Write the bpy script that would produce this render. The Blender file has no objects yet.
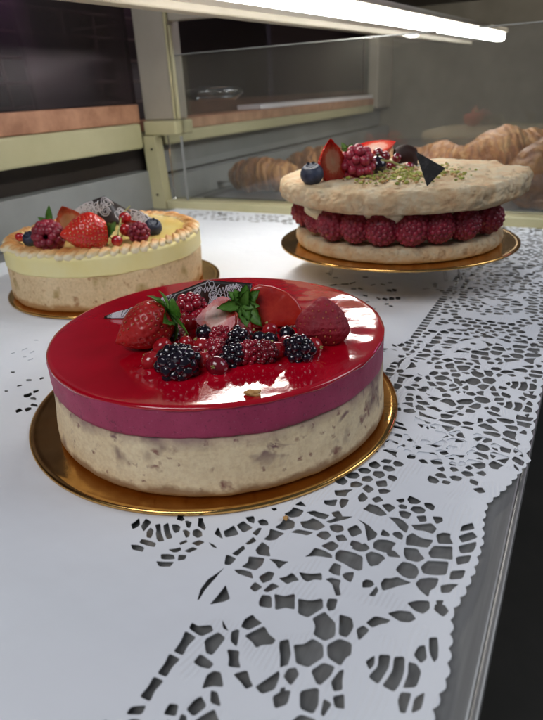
import bpy, bmesh, math, random
import numpy as np
from mathutils import Vector, Matrix, noise, Euler
from mathutils.geometry import interpolate_bezier
random.seed(7)
PI = math.pi
SC = bpy.context.scene
COL = SC.collection
sin, cos = math.sin, math.cos

# ------------------------------------------------------------------ camera
F, YAW, PITCH, ROLL, H = 570.8, -0.5048, 0.439, -0.0512, 0.1818
_f = Vector((sin(YAW)*cos(PITCH), cos(YAW)*cos(PITCH), -sin(PITCH)))
_r = Vector((cos(YAW), -sin(YAW), 0)); _u = _r.cross(_f)
R_ = _r*cos(ROLL)+_u*sin(ROLL); U_ = -_r*sin(ROLL)+_u*cos(ROLL)
EYE = Vector((0, 0, H))
def at(px, py, v=0.0, ax=2):
    """survey point of the photograph -> point of the world plane (axis ax = v)"""
    d = _f + R_*((px-271.5)/F) - U_*((py-360)/F)
    k = (v-EYE[ax])/d[ax]
    return EYE + d*k
cam = bpy.data.cameras.new('camera'); co = bpy.data.objects.new('camera', cam); COL.objects.link(co)
M = Matrix((R_, U_, -_f)).transposed().to_4x4(); M.translation = EYE
co.matrix_world = M
cam.sensor_fit = 'HORIZONTAL'; cam.lens = 4.0; cam.sensor_width = 4.0*543/F
cam.clip_start = 0.01; cam.clip_end = 50
cam.dof.use_dof = True; cam.dof.focus_distance = 0.335; cam.dof.aperture_fstop = 1.9
SC.camera = co

# ------------------------------------------------------------------ materials
def newmat(name):
    m = bpy.data.materials.new(name); m.use_nodes = True
    nt = m.node_tree; b = nt.nodes['Principled BSDF']
    return m, nt, b
def nd(nt, t, **k):
    n = nt.nodes.new(t)
    for a, v in k.items():
        if a in n.inputs: n.inputs[a].default_value = v
        else: setattr(n, a, v)
    return n
def coords(nt, scale=1.0):
    tc = nd(nt, 'ShaderNodeTexCoord')
    mp = nd(nt, 'ShaderNodeMapping'); nt.links.new(tc.outputs['Object'], mp.inputs['Vector'])
    s = scale if hasattr(scale, '__len__') else (scale,)*3
    mp.inputs['Scale'].default_value = s
    return mp.outputs['Vector']
def noisetex(nt, vec, scale, detail=4, rough=0.6, dist=0.0):
    n = nd(nt, 'ShaderNodeTexNoise'); nt.links.new(vec, n.inputs['Vector'])
    n.inputs['Scale'].default_value = scale; n.inputs['Detail'].default_value = detail
    n.inputs['Roughness'].default_value = rough; n.inputs['Distortion'].default_value = dist
    return n.outputs['Fac']
def ramp(nt, fac, stops):
    r = nd(nt, 'ShaderNodeValToRGB'); nt.links.new(fac, r.inputs['Fac'])
    e = r.color_ramp.elements
    while len(e) < len(stops): e.new(0.5)
    for el, (p, c) in zip(e, stops):
        el.position = p; el.color = (*c, 1) if len(c) == 3 else c
    return r.outputs['Color']
def mix(nt, fac, a, b, mode='MIX'):
    m = nd(nt, 'ShaderNodeMix', data_type='RGBA', blend_type=mode)
    for sock, v in ((m.inputs[0], fac), (m.inputs[6], a), (m.inputs[7], b)):
        if isinstance(v, (int, float)): sock.default_value = v
        elif isinstance(v, tuple): sock.default_value = (*v, 1)
        else: nt.links.new(v, sock)
    return m.outputs[2]
def math_(nt, op, a, b=0.0, c=0.0):
    m = nd(nt, 'ShaderNodeMath', operation=op)
    for i, v in enumerate((a, b, c)):
        if isinstance(v, (int, float)): m.inputs[i].default_value = v
        else: nt.links.new(v, m.inputs[i])
    return m.outputs[0]
def bump(nt, b, h, strength=0.3, dist=0.001, prev=None):
    n = nd(nt, 'ShaderNodeBump'); n.inputs['Strength'].default_value = strength
    n.inputs['Distance'].default_value = dist; nt.links.new(h, n.inputs['Height'])
    if prev: nt.links.new(prev, n.inputs['Normal'])
    nt.links.new(n.outputs[0], b.inputs['Normal'])
    return n.outputs[0]
def setp(b, **k):
    names = dict(rough='Roughness', metal='Metallic', coat='Coat Weight', coatr='Coat Roughness', sss='Subsurface Weight',
                 sssc='Subsurface Scale', trans='Transmission Weight', ior='IOR', spec='Specular IOR Level', sheen='Sheen Weight')
    for a, v in k.items(): b.inputs[names[a]].default_value = v
def simple(name, c1, c2=None, scale=60, rough=0.5, bs=0.0, bscale=200, bd=0.001, metal=0, lo=.35, hi=.65, **k):
    m, nt, b = newmat(name); v = coords(nt)
    if c2: nt.links.new(ramp(nt, noisetex(nt, v, scale), [(lo, c1), (hi, c2)]), b.inputs['Base Color'])
    else: b.inputs['Base Color'].default_value = (*c1, 1)
    setp(b, rough=rough, metal=metal, **k)
    if bs: bump(nt, b, noisetex(nt, v, bscale), bs, bd)
    return m
def subsurf(b, w, scale, rad):
    b.inputs['Subsurface Weight'].default_value = w; b.inputs['Subsurface Scale'].default_value = scale
    b.inputs['Subsurface Radius'].default_value = rad

MT = {}
def mk_sponge(name, base1, base2, spot, spot2, top_tint=None, ztop=0.033, bottom=None, seedoff=0.0, fine=0.35):
    m, nt, b = newmat(name); v = coords(nt)
    col = ramp(nt, noisetex(nt, v, 28, 6, .65), [(.3, base1), (.7, base2)])
    col = mix(nt, .18, col, ramp(nt, noisetex(nt, v, 420, 3), [(.35, tuple(x*.6 for x in base1)), (.6, tuple(min(1, x*1.25) for x in base2))]))
    # embedded fruit bits of several sizes
    for sc, th, keep, c, off in ((50, .20, .72, spot, .0), (130, .20, .80, spot2, .3), (260, .14, .90, spot2, .7)):
        mp = nd(nt, 'ShaderNodeMapping'); nt.links.new(v, mp.inputs[0]); mp.inputs['Location'].default_value = (off+seedoff, off*.7, off*.3)
        wob = nd(nt, 'ShaderNodeTexNoise'); wob.inputs['Scale'].default_value = sc*1.6; nt.links.new(mp.outputs[0], wob.inputs['Vector'])
        add = nd(nt, 'ShaderNodeVectorMath', operation='MULTIPLY_ADD'); nt.links.new(wob.outputs['Color'], add.inputs[0])
        add.inputs[1].default_value = (1.3/sc,)*3; nt.links.new(mp.outputs[0], add.inputs[2])
        vo = nd(nt, 'ShaderNodeTexVoronoi'); vo.inputs['Scale'].default_value = sc; nt.links.new(add.outputs[0], vo.inputs['Vector'])
        sel = nd(nt, 'ShaderNodeSeparateColor'); nt.links.new(vo.outputs['Color'], sel.inputs[0])
        k = math_(nt, 'GREATER_THAN', sel.outputs[0], keep)
        d = ramp(nt, vo.outputs['Distance'], [(th*.6, (1, 1, 1)), (th+.30, (0, 0, 0))])
        fac = math_(nt, 'MULTIPLY', math_(nt, 'MULTIPLY', d, k), .88)
        col = mix(nt, fac, col, c)
    sx = nd(nt, 'ShaderNodeSeparateXYZ'); tc = nd(nt, 'ShaderNodeTexCoord'); nt.links.new(tc.outputs['Object'], sx.inputs[0])
    z = math_(nt, 'ADD', sx.outputs[2], math_(nt, 'MULTIPLY', math_(nt, 'SUBTRACT', noisetex(nt, v, 45, 4), .5), .016))
    if top_tint:
        g = nd(nt, 'ShaderNodeMapRange'); nt.links.new(sx.outputs[2], g.inputs[0]); g.inputs[1].default_value = .012; g.inputs[2].default_value = .024
        st = math_(nt, 'MULTIPLY', ramp(nt, noisetex(nt, v, 62, 3, .55, .6), [(.60, (0, 0, 0)), (.68, (1, 1, 1))]), g.outputs[0])
        col = mix(nt, math_(nt, 'MULTIPLY', st, .8), col, (.13, .035, .075))
        fac = nd(nt, 'ShaderNodeMapRange'); nt.links.new(z, fac.inputs[0])
        fac.inputs[1].default_value = ztop-.006; fac.inputs[2].default_value = ztop+.001; fac.inputs[4].default_value = .75
        col = mix(nt, fac.outputs[0], col, top_tint)
    if bottom:
        fac = nd(nt, 'ShaderNodeMapRange'); nt.links.new(z, fac.inputs[0])
        fac.inputs[1].default_value = .0075; fac.inputs[2].default_value = .0045; fac.inputs[4].default_value = .85
        col = mix(nt, fac.outputs[0], col, bottom)
    nt.links.new(col, b.inputs['Base Color']); setp(b, rough=.62, spec=.35)
    n1 = bump(nt, b, noisetex(nt, v, 500, 5, .7), fine, .0008)
    bump(nt, b, noisetex(nt, v, 90, 4), .35, .002, n1)
    subsurf(b, .12, .004, (1, .7, .4))
    return m
MT['sponge'] = mk_sponge('almond_sponge', (.76, .56, .33), (.90, .73, .48), (.10, .022, .05), (.22, .08, .07), (.20, .10, .12), .033, (.30, .17, .09))
MT['biscuit'] = mk_sponge('cream_biscuit', (.66, .46, .24), (.80, .62, .38), (.36, .24, .07), (.40, .20, .09), None, .03, (.42, .22, .08), .4, .5)

def mk_mousse():
    m, nt, b = newmat('berry_mousse'); v = coords(nt)
    c = ramp(nt, noisetex(nt, v, 40, 5), [(.3, (.33, .028, .085)), (.7, (.46, .05, .13))])
    c = mix(nt, math_(nt, 'MULTIPLY', ramp(nt, noisetex(nt, v, 700, 2), [(.62, (0, 0, 0)), (.72, (1, 1, 1))]), .7), c, (.09, .012, .035))
    c = mix(nt, math_(nt, 'MULTIPLY', ramp(nt, noisetex(nt, v, 900, 2), [(.66, (0, 0, 0)), (.75, (1, 1, 1))]), .35), c, (.55, .25, .33))
    nt.links.new(c, b.inputs['Base Color']); setp(b, rough=.5, spec=.4); bump(nt, b, noisetex(nt, v, 350, 5, .7), .35, .0008)
    subsurf(b, .1, .003, (1, .3, .4)); return m
MT['mousse'] = mk_mousse()
def mk_glaze():
    m, nt, b = newmat('red_mirror_glaze'); v = coords(nt)
    c = ramp(nt, noisetex(nt, v, 20, 3), [(.35, (.42, .0, .010)), (.65, (.52, .001, .016))])
    nt.links.new(c, b.inputs['Base Color']); setp(b, rough=.10, coat=1.0, coatr=.02, spec=.5)
    n1 = bump(nt, b, noisetex(nt, v, 55, 2, .4), .2, .0005)
    bump(nt, b, noisetex(nt, v, 420, 2), .12, .0004, n1)
    return m
MT['glaze'] = mk_glaze()
def berry(name, c1, c2, rough=.22, coat=.6, sss=.10, bs=.1, bscale=300, scale=90):
    m = simple(name, c1, c2, scale, rough, bs, bscale, .0008, coat=coat, coatr=.06)
    subsurf(m.node_tree.nodes['Principled BSDF'], sss, .004, (1, .15, .1)); return m
MT['currant'] = berry('redcurrant_skin', (.32, .004, .012), (.5, .014, .02), .15, 1)
MT['currant_dark'] = berry('dark_currant_skin', (.13, .003, .012), (.25, .005, .015), .15, 1)
MT['black'] = berry('black_berry_skin', (.005, .003, .008), (.014, .005, .015), .1, 1, 0, .25, 260)
MT['rasp_glossy'] = berry('raspberry_wet', (.27, .006, .02), (.42, .012, .035), .2, .8)
MT['rasp'] = berry('raspberry_fresh', (.26, .015, .035), (.42, .035, .065), .38, .15)
MT['rasp_dark'] = berry('raspberry_filling', (.19, .009, .024), (.33, .02, .045), .45, .12)
MT['straw'] = berry('strawberry_skin', (.55, .010, .010), (.70, .04, .02), .25, .5, .2, .15, 160, 50)
MT['straw_dark'] = berry('strawberry_dark', (.36, .009, .010), (.52, .022, .020), .34, .2, .06, .35, 420, 60)
MT['straw_matte'] = berry('strawberry_frosted', (.24, .006, .018), (.36, .014, .03), .6, .02, .05, 1.0, 700, 60)
MT['seed'] = simple('strawberry_seed', (.60, .26, .07), (.75, .42, .14), 300, .4)
MT['seed_red'] = simple('strawberry_seed_red', (.32, .06, .02), (.55, .20, .07), 300, .5)
MT['blue'] = simple('blueberry_skin', (.012, .016, .035), (.05, .065, .11), 140, .5, .2, 500, .0005)
MT['leaf'] = simple('green_leaf', (.09, .26, .03), (.24, .50, .10), 160, .42, .6, 260, .001, lo=.3, hi=.7)
MT['leaf_pale'] = simple('pale_green_leaf', (.10, .25, .06), (.25, .42, .14), 160, .5, .5, 260, .001)
MT['stem'] = simple('berry_stalk', (.35, .36, .10), (.5, .5, .2), 200, .5)
MT['choc'] = simple('dark_chocolate', (.018, .010, .008), (.035, .02, .014), 60, .32, .15, 300, .0005, coat=.25)
MT['brown_choc'] = simple('matte_dark_chocolate', (.03, .010, .006), (.06, .018, .012), 60, .6, .15, 300, .0005)
MT['white_print'] = simple('white_cocoa_print', (.72, .70, .74), None, rough=.5)
def mk_cut():
    m, nt, b = newmat('strawberry_cut_face'); v = coords(nt)
    tc = nd(nt, 'ShaderNodeTexCoord'); mp = nd(nt, 'ShaderNodeMapping'); nt.links.new(tc.outputs['Generated'], mp.inputs[0])
    mp.inputs['Location'].default_value = (-1, 0, -1.05); mp.inputs['Scale'].default_value = (2, 0, 2)
    r = nd(nt, 'ShaderNodeVectorMath', operation='LENGTH'); nt.links.new(mp.outputs[0], r.inputs[0])
    d = math_(nt, 'ADD', r.outputs['Value'], math_(nt, 'MULTIPLY', math_(nt, 'SUBTRACT', noisetex(nt, v, 380, 4), .5), .45))
    c = ramp(nt, d, [(.05, (.90, .66, .54)), (.28, (.86, .46, .36)), (.50, (.86, .44, .34)), (.62, (.72, .12, .07)), (.85, (.55, .015, .010))])
    nt.links.new(c, b.inputs['Base Color']); setp(b, rough=.22, coat=.4, coatr=.1)
    bump(nt, b, noisetex(nt, v, 260, 4), .35, .001); subsurf(b, .25, .004, (1, .3, .2)); return m
MT['cut'] = mk_cut()
MT['slice'] = berry('strawberry_slice_flesh', (.40, .008, .007), (.56, .04, .02), .25, .5, .15, .35, 140, 70)
def mk_gold(name, dull=False):
    m, nt, b = newmat(name); v = coords(nt)
    nt.links.new(ramp(nt, noisetex(nt, v, 60, 4), [(.3, (.62, .33, .09)), (.7, (.80, .48, .16))]), b.inputs['Base Color'])
    setp(b, metal=1, rough=.22); nt.links.new(ramp(nt, noisetex(nt, v, 35, 4), [(.3, (.10,)*3), (.75, (.24,)*3)]), b.inputs['Roughness'])
    bump(nt, b, noisetex(nt, v, 260, 3), .10, .0006); return m
MT['gold'] = mk_gold('gold_foil')
def mk_paper():
    m, nt, b = newmat('white_doily_paper'); v = coords(nt)
    b.inputs['Base Color'].default_value = (.83, .86, .905, 1); setp(b, rough=.75, spec=.25)
    n1 = bump(nt, b, noisetex(nt, v, 11, 4, .5), .7, .008)
    # pressed veins
    w = nd(nt, 'ShaderNodeTexWave'); nt.links.new(v, w.inputs['Vector']); w.inputs['Scale'].default_value = 150; w.inputs['Distortion'].default_value = 30
    w.inputs['Detail'].default_value = 1; w.inputs['Detail Scale'].default_value = .12
    sx = nd(nt, 'ShaderNodeSeparateXYZ'); nt.links.new(v, sx.inputs[0])
    msk = nd(nt, 'ShaderNodeMapRange'); nt.links.new(sx.outputs[0], msk.inputs[0]); msk.inputs[1].default_value = -.107; msk.inputs[2].default_value = -.1
    patch = ramp(nt, noisetex(nt, v, 55, 1), [(.5, (0, 0, 0)), (.56, (1, 1, 1))])
    h = math_(nt, 'MULTIPLY', math_(nt, 'MULTIPLY', w.outputs['Fac'], msk.outputs[0]), patch)
    n2 = bump(nt, b, h, .4, .0005, n1)
    bump(nt, b, noisetex(nt, v, 1400, 3), .12, .0003, n2)
    return m
MT['paper'] = mk_paper()
def mk_steel():
    m, nt, b = newmat('brushed_steel'); v = coords(nt, (220, 6, 60))
    n = noisetex(nt, v, 1, 5, .6)
    nt.links.new(ramp(nt, n, [(.3, (.26, .26, .25)), (.7, (.38, .38, .37))]), b.inputs['Base Color'])
    setp(b, metal=.5, rough=.42); bump(nt, b, n, .06, .0005)
    return m
MT['steel'] = mk_steel()
MT['cream_metal'] = simple('cream_painted_metal', (.50, .47, .27), (.57, .53, .32), 12, .38, .05, 60)
MT['beige_metal'] = simple('beige_painted_metal', (.36, .33, .26), (.42, .38, .31), 9, .5, .05, 60)
MT['grey_panel'] = simple('grey_inner_panel', (.25, .26, .25), (.31, .32, .31), 7, .45, .05, 50)
MT['wood'] = simple('salmon_wood_ledge', (.34, .15, .08), (.56, .29, .17), 22, .5, .1, 80)
MT['olive_wall'] = simple('olive_grey_wall', (.19, .175, .135), (.28, .26, .21), 5, .7, .1, 60)
MT['brown_dark'] = simple('dark_brown_panel', (.045, .034, .028), (.07, .055, .045), 6, .6)
MT['dark'] = simple('dark_floor', (.03, .028, .022), (.045, .04, .033), 4, .6)
MT['tray'] = simple('black_tray', (.02, .022, .024), None, rough=.3)
MT['screw'] = simple('screw_metal', (.10, .09, .07), None, rough=.5, metal=1)
def mk_crust(name, a, b_, c, sc=30):
    m, nt, b = newmat(name); v = coords(nt)
    w = nd(nt, 'ShaderNodeTexWave'); nt.links.new(v, w.inputs['Vector']); w.inputs['Scale'].default_value = 26; w.inputs['Distortion'].default_value = 7
    w.inputs['Detail'].default_value = 3; w.inputs['Detail Scale'].default_value = 1.6
    cc_ = ramp(nt, noisetex(nt, v, sc, 6, .65, .4), [(.28, a), (.5, b_), (.72, c)])
    cc_ = mix(nt, math_(nt, 'MULTIPLY', ramp(nt, w.outputs['Fac'], [(.0, (1, 1, 1)), (.35, (0, 0, 0))]), .6), cc_, tuple(x*1.6 for x in a))
    nt.links.new(cc_, b.inputs['Base Color'])
    setp(b, rough=.36); n1 = bump(nt, b, noisetex(nt, v, sc*5, 6, .7), .8, .004); bump(nt, b, w.outputs['Fac'], .6, .004, n1); return m
MT['crust'] = mk_crust('golden_pastry_crust', (.10, .03, .006), (.36, .14, .03), (.62, .33, .10))
MT['crust2'] = mk_crust('sugared_pastry_crust', (.11, .03, .006), (.36, .14, .03), (.66, .40, .16), 40)
def mk_meringue():
    m, nt, b = newmat('baked_meringue'); v = coords(nt)
    c = ramp(nt, noisetex(nt, v, 50, 7, .7), [(.3, (.86, .52, .27)), (.46, (.98, .71, .42)), (.68, (1.0, .86, .62))])
    crack = ramp(nt, noisetex(nt, v, 150, 7, .75, 1.0), [(.54, (0, 0, 0)), (.62, (1, 1, 1))])
    gate = ramp(nt, noisetex(nt, v, 30, 3), [(.48, (0, 0, 0)), (.62, (1, 1, 1))])
    fac = math_(nt, 'MULTIPLY', crack, gate)
    c = mix(nt, math_(nt, 'MULTIPLY', fac, .30), c, (.50, .24, .11))
    nt.links.new(c, b.inputs['Base Color']); setp(b, rough=.72, spec=.3)
    n1 = bump(nt, b, noisetex(nt, v, 210, 8, .78), 1.0, .0040)
    bump(nt, b, math_(nt, 'SUBTRACT', 1.0, fac), .7, .003, n1)
    subsurf(b, .15, .004, (1, .8, .6)); return m
MT['meringue'] = mk_meringue()
def mk_toast():
    m, nt, b = newmat('toasted_meringue'); v = coords(nt)
    tc = nd(nt, 'ShaderNodeTexCoord'); sx = nd(nt, 'ShaderNodeSeparateXYZ'); nt.links.new(tc.outputs['Object'], sx.inputs[0])
    z = math_(nt, 'ADD', sx.outputs[2], math_(nt, 'MULTIPLY', math_(nt, 'SUBTRACT', noisetex(nt, v, 110, 3), .5), .008))
    r = nd(nt, 'ShaderNodeMapRange'); nt.links.new(z, r.inputs[0]); r.inputs[1].default_value = .0525; r.inputs[2].default_value = .0590
    c = ramp(nt, r.outputs[0], [(.2, (.88, .78, .55)), (.55, (.78, .50, .22)), (.9, (.55, .24, .07))])
    nt.links.new(c, b.inputs['Base Color']); setp(b, rough=.5); subsurf(b, .1, .003, (1, .8, .5)); return m
MT['toast'] = mk_toast()
MT['lemon_cream'] = simple('pale_lemon_cream', (.88, .76, .32), (.90, .81, .42), 25, .42, .25, 160, .0012)
MT['lemon_curd'] = simple('yellow_lemon_curd', (.80, .58, .15), (.86, .70, .27), 30, .25, .2, 120, .001, coat=.6)
MT['cream'] = simple('vanilla_cream', (.85, .76, .48), (.9, .82, .58), 40, .4, .2, 120)
MT['pist'] = simple('pistachio', (.18, .22, .03), (.46, .46, .09), 300, .6)
MT['pist2'] = simple('nut_bits', (.30, .15, .05), (.5, .3, .12), 300, .6)
MT['sugarpearl'] = simple('sugar_pearl', (.85, .85, .80), None, rough=.3)
MT['chrome'] = simple('bright_metal', (.9, .9, .9), None, rough=.12, metal=1)
MT['reflector_white'] = simple('white_reflector', (.74, .70, .64), None, rough=.4)
MT['crumb'] = simple('cake_crumb', (.55, .27, .08), (.7, .42, .16), 400, .7, .5, 600)
def mk_clear(name, gloss=.10, haze=.02, tint=(.97, .98, .98), hazec=(.55, .57, .55), rough=.0, fk=1.4):
    m = bpy.data.materials.new(name); m.use_nodes = True; nt = m.node_tree; nt.nodes.clear()
    out = nd(nt, 'ShaderNodeOutputMaterial'); tr = nd(nt, 'ShaderNodeBsdfTransparent'); tr.inputs[0].default_value = (*tint, 1)
    gl = nd(nt, 'ShaderNodeBsdfGlossy'); gl.inputs['Roughness'].default_value = rough; df = nd(nt, 'ShaderNodeBsdfDiffuse'); df.inputs[0].default_value = (*hazec, 1)
    fr = nd(nt, 'ShaderNodeFresnel'); fr.inputs[0].default_value = 1.5
    fac = math_(nt, 'ADD', math_(nt, 'MULTIPLY', fr.outputs[0], fk), gloss)
    m1 = nd(nt, 'ShaderNodeMixShader'); nt.links.new(fac, m1.inputs[0]); nt.links.new(tr.outputs[0], m1.inputs[1]); nt.links.new(gl.outputs[0], m1.inputs[2])
    v = coords(nt); n = noisetex(nt, v, 6, 5, .6); sm = noisetex(nt, v, 160, 2)
    dd = math_(nt, 'ADD', math_(nt, 'MULTIPLY', n, haze*2), math_(nt, 'MULTIPLY', ramp(nt, sm, [(.74, (0, 0, 0)), (.78, (1, 1, 1))]), .25))  # cloudy diffuse colour imitates the reflected veil on the divider, plus fine specks
    m2 = nd(nt, 'ShaderNodeMixShader'); nt.links.new(dd, m2.inputs[0]); nt.links.new(m1.outputs[0], m2.inputs[1]); nt.links.new(df.outputs[0], m2.inputs[2])
    nt.links.new(m2.outputs[0], out.inputs[0]); return m
MT['glass'] = mk_clear('divider_glass', .025, .045, hazec=(.55, .52, .44), fk=1.0)
MT['acrylic'] = mk_clear('clear_acrylic', .12, .04, (.93, .95, .95))
MT['old_pane'] = simple('dark_tinted_pane', (.020, .011, .016), None, rough=.30)
MT['dark_pane'] = mk_clear('dark_tinted_pane', .03, .0, (.46, .38, .42), (.1, .1, .1), .30, .22)
def emit(name, c, s):
    m, nt, b = newmat(name); b.inputs['Base Color'].default_value = (*c, 1)
    b.inputs['Emission Color'].default_value = (*c, 1); b.inputs['Emission Strength'].default_value = s; return m
MT['tube'] = emit('lit_diffuser', (1, .98, .94), 27)

# ------------------------------------------------------------------ object helpers
def tag(o, label=None, cat=None, group=None, kind=None):
    if label: o['label'] = label
    if cat: o['category'] = cat
    if group: o['group'] = group
    if kind: o['kind'] = kind
    return o
def empty(name, loc, label, cat, group=None, rot=(0, 0, 0)):
    o = bpy.data.objects.new(name, None); COL.objects.link(o); o.location = loc; o.rotation_euler = rot
    o.empty_display_size = .01
    return tag(o, label, cat, group)
def link(name, bm, mats, parent=None, loc=None, smooth=True, rot=None):
    me = bpy.data.meshes.new(name)
    bm.normal_update(); bm.to_mesh(me); bm.free()
    for m in (mats if isinstance(mats, (list, tuple)) else [mats]): me.materials.append(MT[m] if isinstance(m, str) else m)
    if smooth:
        for p in me.polygons: p.use_smooth = True
    o = bpy.data.objects.new(name, me); COL.objects.link(o)
    if parent: o.parent = parent
    if loc is not None: o.location = loc
    if rot is not None: o.rotation_euler = rot
    return o
def box(bm, a, b, mat=0, bev=0.0, rotm=None):
    a = Vector(a); b = Vector(b); c = (a+b)/2; s = b-a
    r = bmesh.ops.create_cube(bm, size=1); vs = r['verts']
    for v in vs: v.co = Vector((v.co.x*s.x, v.co.y*s.y, v.co.z*s.z))
    if bev:
        es = {e for v in vs for e in v.link_edges}
        rr = bmesh.ops.bevel(bm, geom=list(es), offset=bev, segments=2, affect='EDGES', profile=.5)
        vs = list({v for f in rr['faces'] for v in f.verts} | {v for v in vs if v.is_valid})
    for v in vs:
        if rotm: v.co = rotm @ v.co
        v.co += c
    for v in vs:
        for f in v.link_faces: f.material_index = mat
def lathe(prof, segs=128, disp=None, mat=None):
    """prof: list of (r,z); closed with end caps when r==0"""
    bm = bmesh.new(); rings = []
    for k, (r, z) in enumerate(prof):
        if r < 1e-6:
            p = Vector((0, 0, z))
            if disp: p = disp(p, 0, k)
            rings.append([bm.verts.new(p)])
        else:
            ring = []
            for i in range(segs):
                a = 2*PI*i/segs; p = Vector((r*cos(a), r*sin(a), z))
                if disp: p = disp(p, a, k)
                ring.append(bm.verts.new(p))
            rings.append(ring)
    for k in range(len(rings)-1):
        A, B = rings[k], rings[k+1]
        for i in range(segs):
            j = (i+1) % segs
            if len(A) == 1 and len(B) == 1: continue
            if len(A) == 1: f = bm.faces.new((A[0], B[i], B[j]))
            elif len(B) == 1: f = bm.faces.new((A[i], B[0], A[j]))
            else: f = bm.faces.new((A[i], B[i], B[j], A[j]))
            if mat: f.material_index = mat(k)
    bmesh.ops.recalc_face_normals(bm, faces=bm.faces)
    return bm
def tube(bm, pts, r, segs=8, mat=0, flat=1.0):
    pts = [Vector(p) for p in pts]; rings = []
    n = len(pts); up = Vector((0, 0, 1))
    for i, p in enumerate(pts):
        t = (pts[min(i+1, n-1)]-pts[max(i-1, 0)]).normalized()
        s = t.cross(up)
        if s.length < 1e-3: s = t.cross(Vector((1, 0, 0)))
        s.normalize(); q = s.cross(t)
        rr = r(i/(n-1)) if callable(r) else r
        rings.append([bm.verts.new(p+s*cos(2*PI*k/segs)*rr+q*sin(2*PI*k/segs)*rr*flat) for k in range(segs)])
    for i in range(n-1):
        for k in range(segs):
            j = (k+1) % segs
            bm.faces.new((rings[i][k], rings[i][j], rings[i+1][j], rings[i+1][k])).material_index = mat
    bm.faces.new(rings[0][::-1]).material_index = mat; bm.faces.new(rings[-1]).material_index = mat
def sphere(bm, c, r, sub=2, mat=0, sq=(1, 1, 1), nz=0.0, rotm=None):
    rr = bmesh.ops.create_icosphere(bm, subdivisions=sub, radius=1)
    for v in rr['verts']:
        d = v.co.copy()
        if nz: d *= 1+nz*noise.noise(d*1.7+Vector(c)*300)
        d = Vector((d.x*sq[0], d.y*sq[1], d.z*sq[2]))*r
        if rotm: d = rotm @ d
        v.co = d+Vector(c)
        for f in v.link_faces: f.material_index = mat
def N(v, s, o=0.0): return noise.noise(Vector(v)*s+Vector((o, o*1.3, o*.7)))

# ------------------------------------------------------------------ setting
def struct(name, bm, m, **k): o = link(name, bm, m, **k); o['kind'] = 'structure'; return o
bm = bmesh.new(); box(bm, (-5, -4, -.95), (5, 6, -.9)); struct('floor', bm, 'dark', smooth=False)
bm = bmesh.new(); box(bm, (-.76, -.5, -.030), (-.0055, 2.6, -.0035), bev=.0012)
struct('shelf', bm, 'steel', smooth=False)
bm = bmesh.new(); box(bm, (-1.2, 2.30, -.03), (1.6, 2.36, 1.1)); struct('back_wall', bm, 'olive_wall', smooth=False)

case = empty('display_case', (-.70, .87, 0), 'cream and grey metal frame of the pastry display case with salmon ledge and dark panes', 'display case')
def cpart(name, boxes, m, bev=.001, parent=case, label=None, extra=None):
    bm = bmesh.new()
    for a, b in boxes: box(bm, Vector(a)-case.location, Vector(b)-case.location, bev=bev)
    if extra: extra(bm)
    o = link(name, bm, m, parent, smooth=False)
    if label: o['label'] = label
    return o
cpart('edge_trim', [((-.0057, -.5, -.034), (-.0030, 2.4, -.0030))], 'steel', .0008, label='bright rounded front lip of the steel shelf')
cpart('side_panel', [((-.73, -.3, -.003), (-.700, .850, .063))], 'grey_panel')
cpart('recess_panel', [((-.80, -.3, -.02), (-.76, 2.29, .101))], 'brown_dark')
cpart('ledge_beam', [((-.78, -.3, .1015), (-.6995, .842, .143))], 'cream_metal', .004)
cpart('wood_ledge', [((-.78, -.3, .1435), (-.700, .842, .173))], 'wood', .002)
cpart('dark_pane', [((-.715, -.3, .1735), (-.7065, .846, 1.1))], 'dark_pane', .0005)
# far bay behind the glass
cpart('side_panel', [((-.73, .905, -.003), (-.7005, 2.29, .045))], 'grey_panel')
cpart('side_panel', [((-.745, .905, .047), (-.738, 2.29, .100))], 'grey_panel')
cpart('ledge_beam', [((-.78, .905, .1015), (-.6995, 2.10, .124))], 'cream_metal', .004)
cpart('wood_ledge', [((-.78, .905, .1245), (-.700, 2.10, .145))], 'wood', .002)
cpart('dark_pane', [((-.80, .905, .1455), (-.79, 2.25, 1.1))], 'dark_pane', .0005)
# uprights
cpart('upper_post', [((-.702, .856, .146), (-.640, .900, .80))], 'beige_metal', .003)
cpart('post_bracket', [((-.702, .850, .122), (-.632, .902, .1455))], 'cream_metal', .003)
def lower_post(bm):
    m = Matrix.Rotation(math.radians(-3), 4, 'X')
lp = bmesh.new()
v0 = [(-.700, .846, -.003), (-.669, .846, -.003), (-.669, .866, -.003), (-.700, .866, -.003)]
v1 = [(-.704, .846, .1215), (-.678, .846, .1215), (-.678, .866, .1215), (-.704, .866, .1215)]
A = [lp.verts.new(Vector(p)-case.location) for p in v0]; B = [lp.verts.new(Vector(p)-case.location) for p in v1]
lp.faces.new(A[::-1]); lp.faces.new(B)
for i in range(4): lp.faces.new((A[i], A[(i+1) % 4], B[(i+1) % 4], B[i]))
lpo = link('lower_post', lp, 'cream_metal', case, smooth=False)
for z in (.022, .100):
    bm = bmesh.new(); rr = bmesh.ops.create_cone(bm, cap_ends=True, segments=16, radius1=.0022, radius2=.0018, depth=.002)
    o = link('screw', bm, 'screw', lpo, loc=Vector((-.686, .8445, z))-case.location, rot=(PI/2, 0, 0))
cpart('trim_rod', [((-.636, .852, .147), (-.632, .858, .60)), ((-.628, .852, .147), (-.6255, .858, .285))], 'cream_metal', .0005)
cpart('clear_rod', [((-.6290, .854, .013), (-.6255, .858, .120))], 'grey_panel', .0005)
cpart('far_post', [((-.73, 2.12, .112), (-.695, 2.29, .60))], 'beige_metal', .004)
cpart('bottom_rail', [((-.667, .845, -.003), (-.006, .885, .0125))], 'cream_metal', .002, label='pale cream rail under the glass divider')
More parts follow.
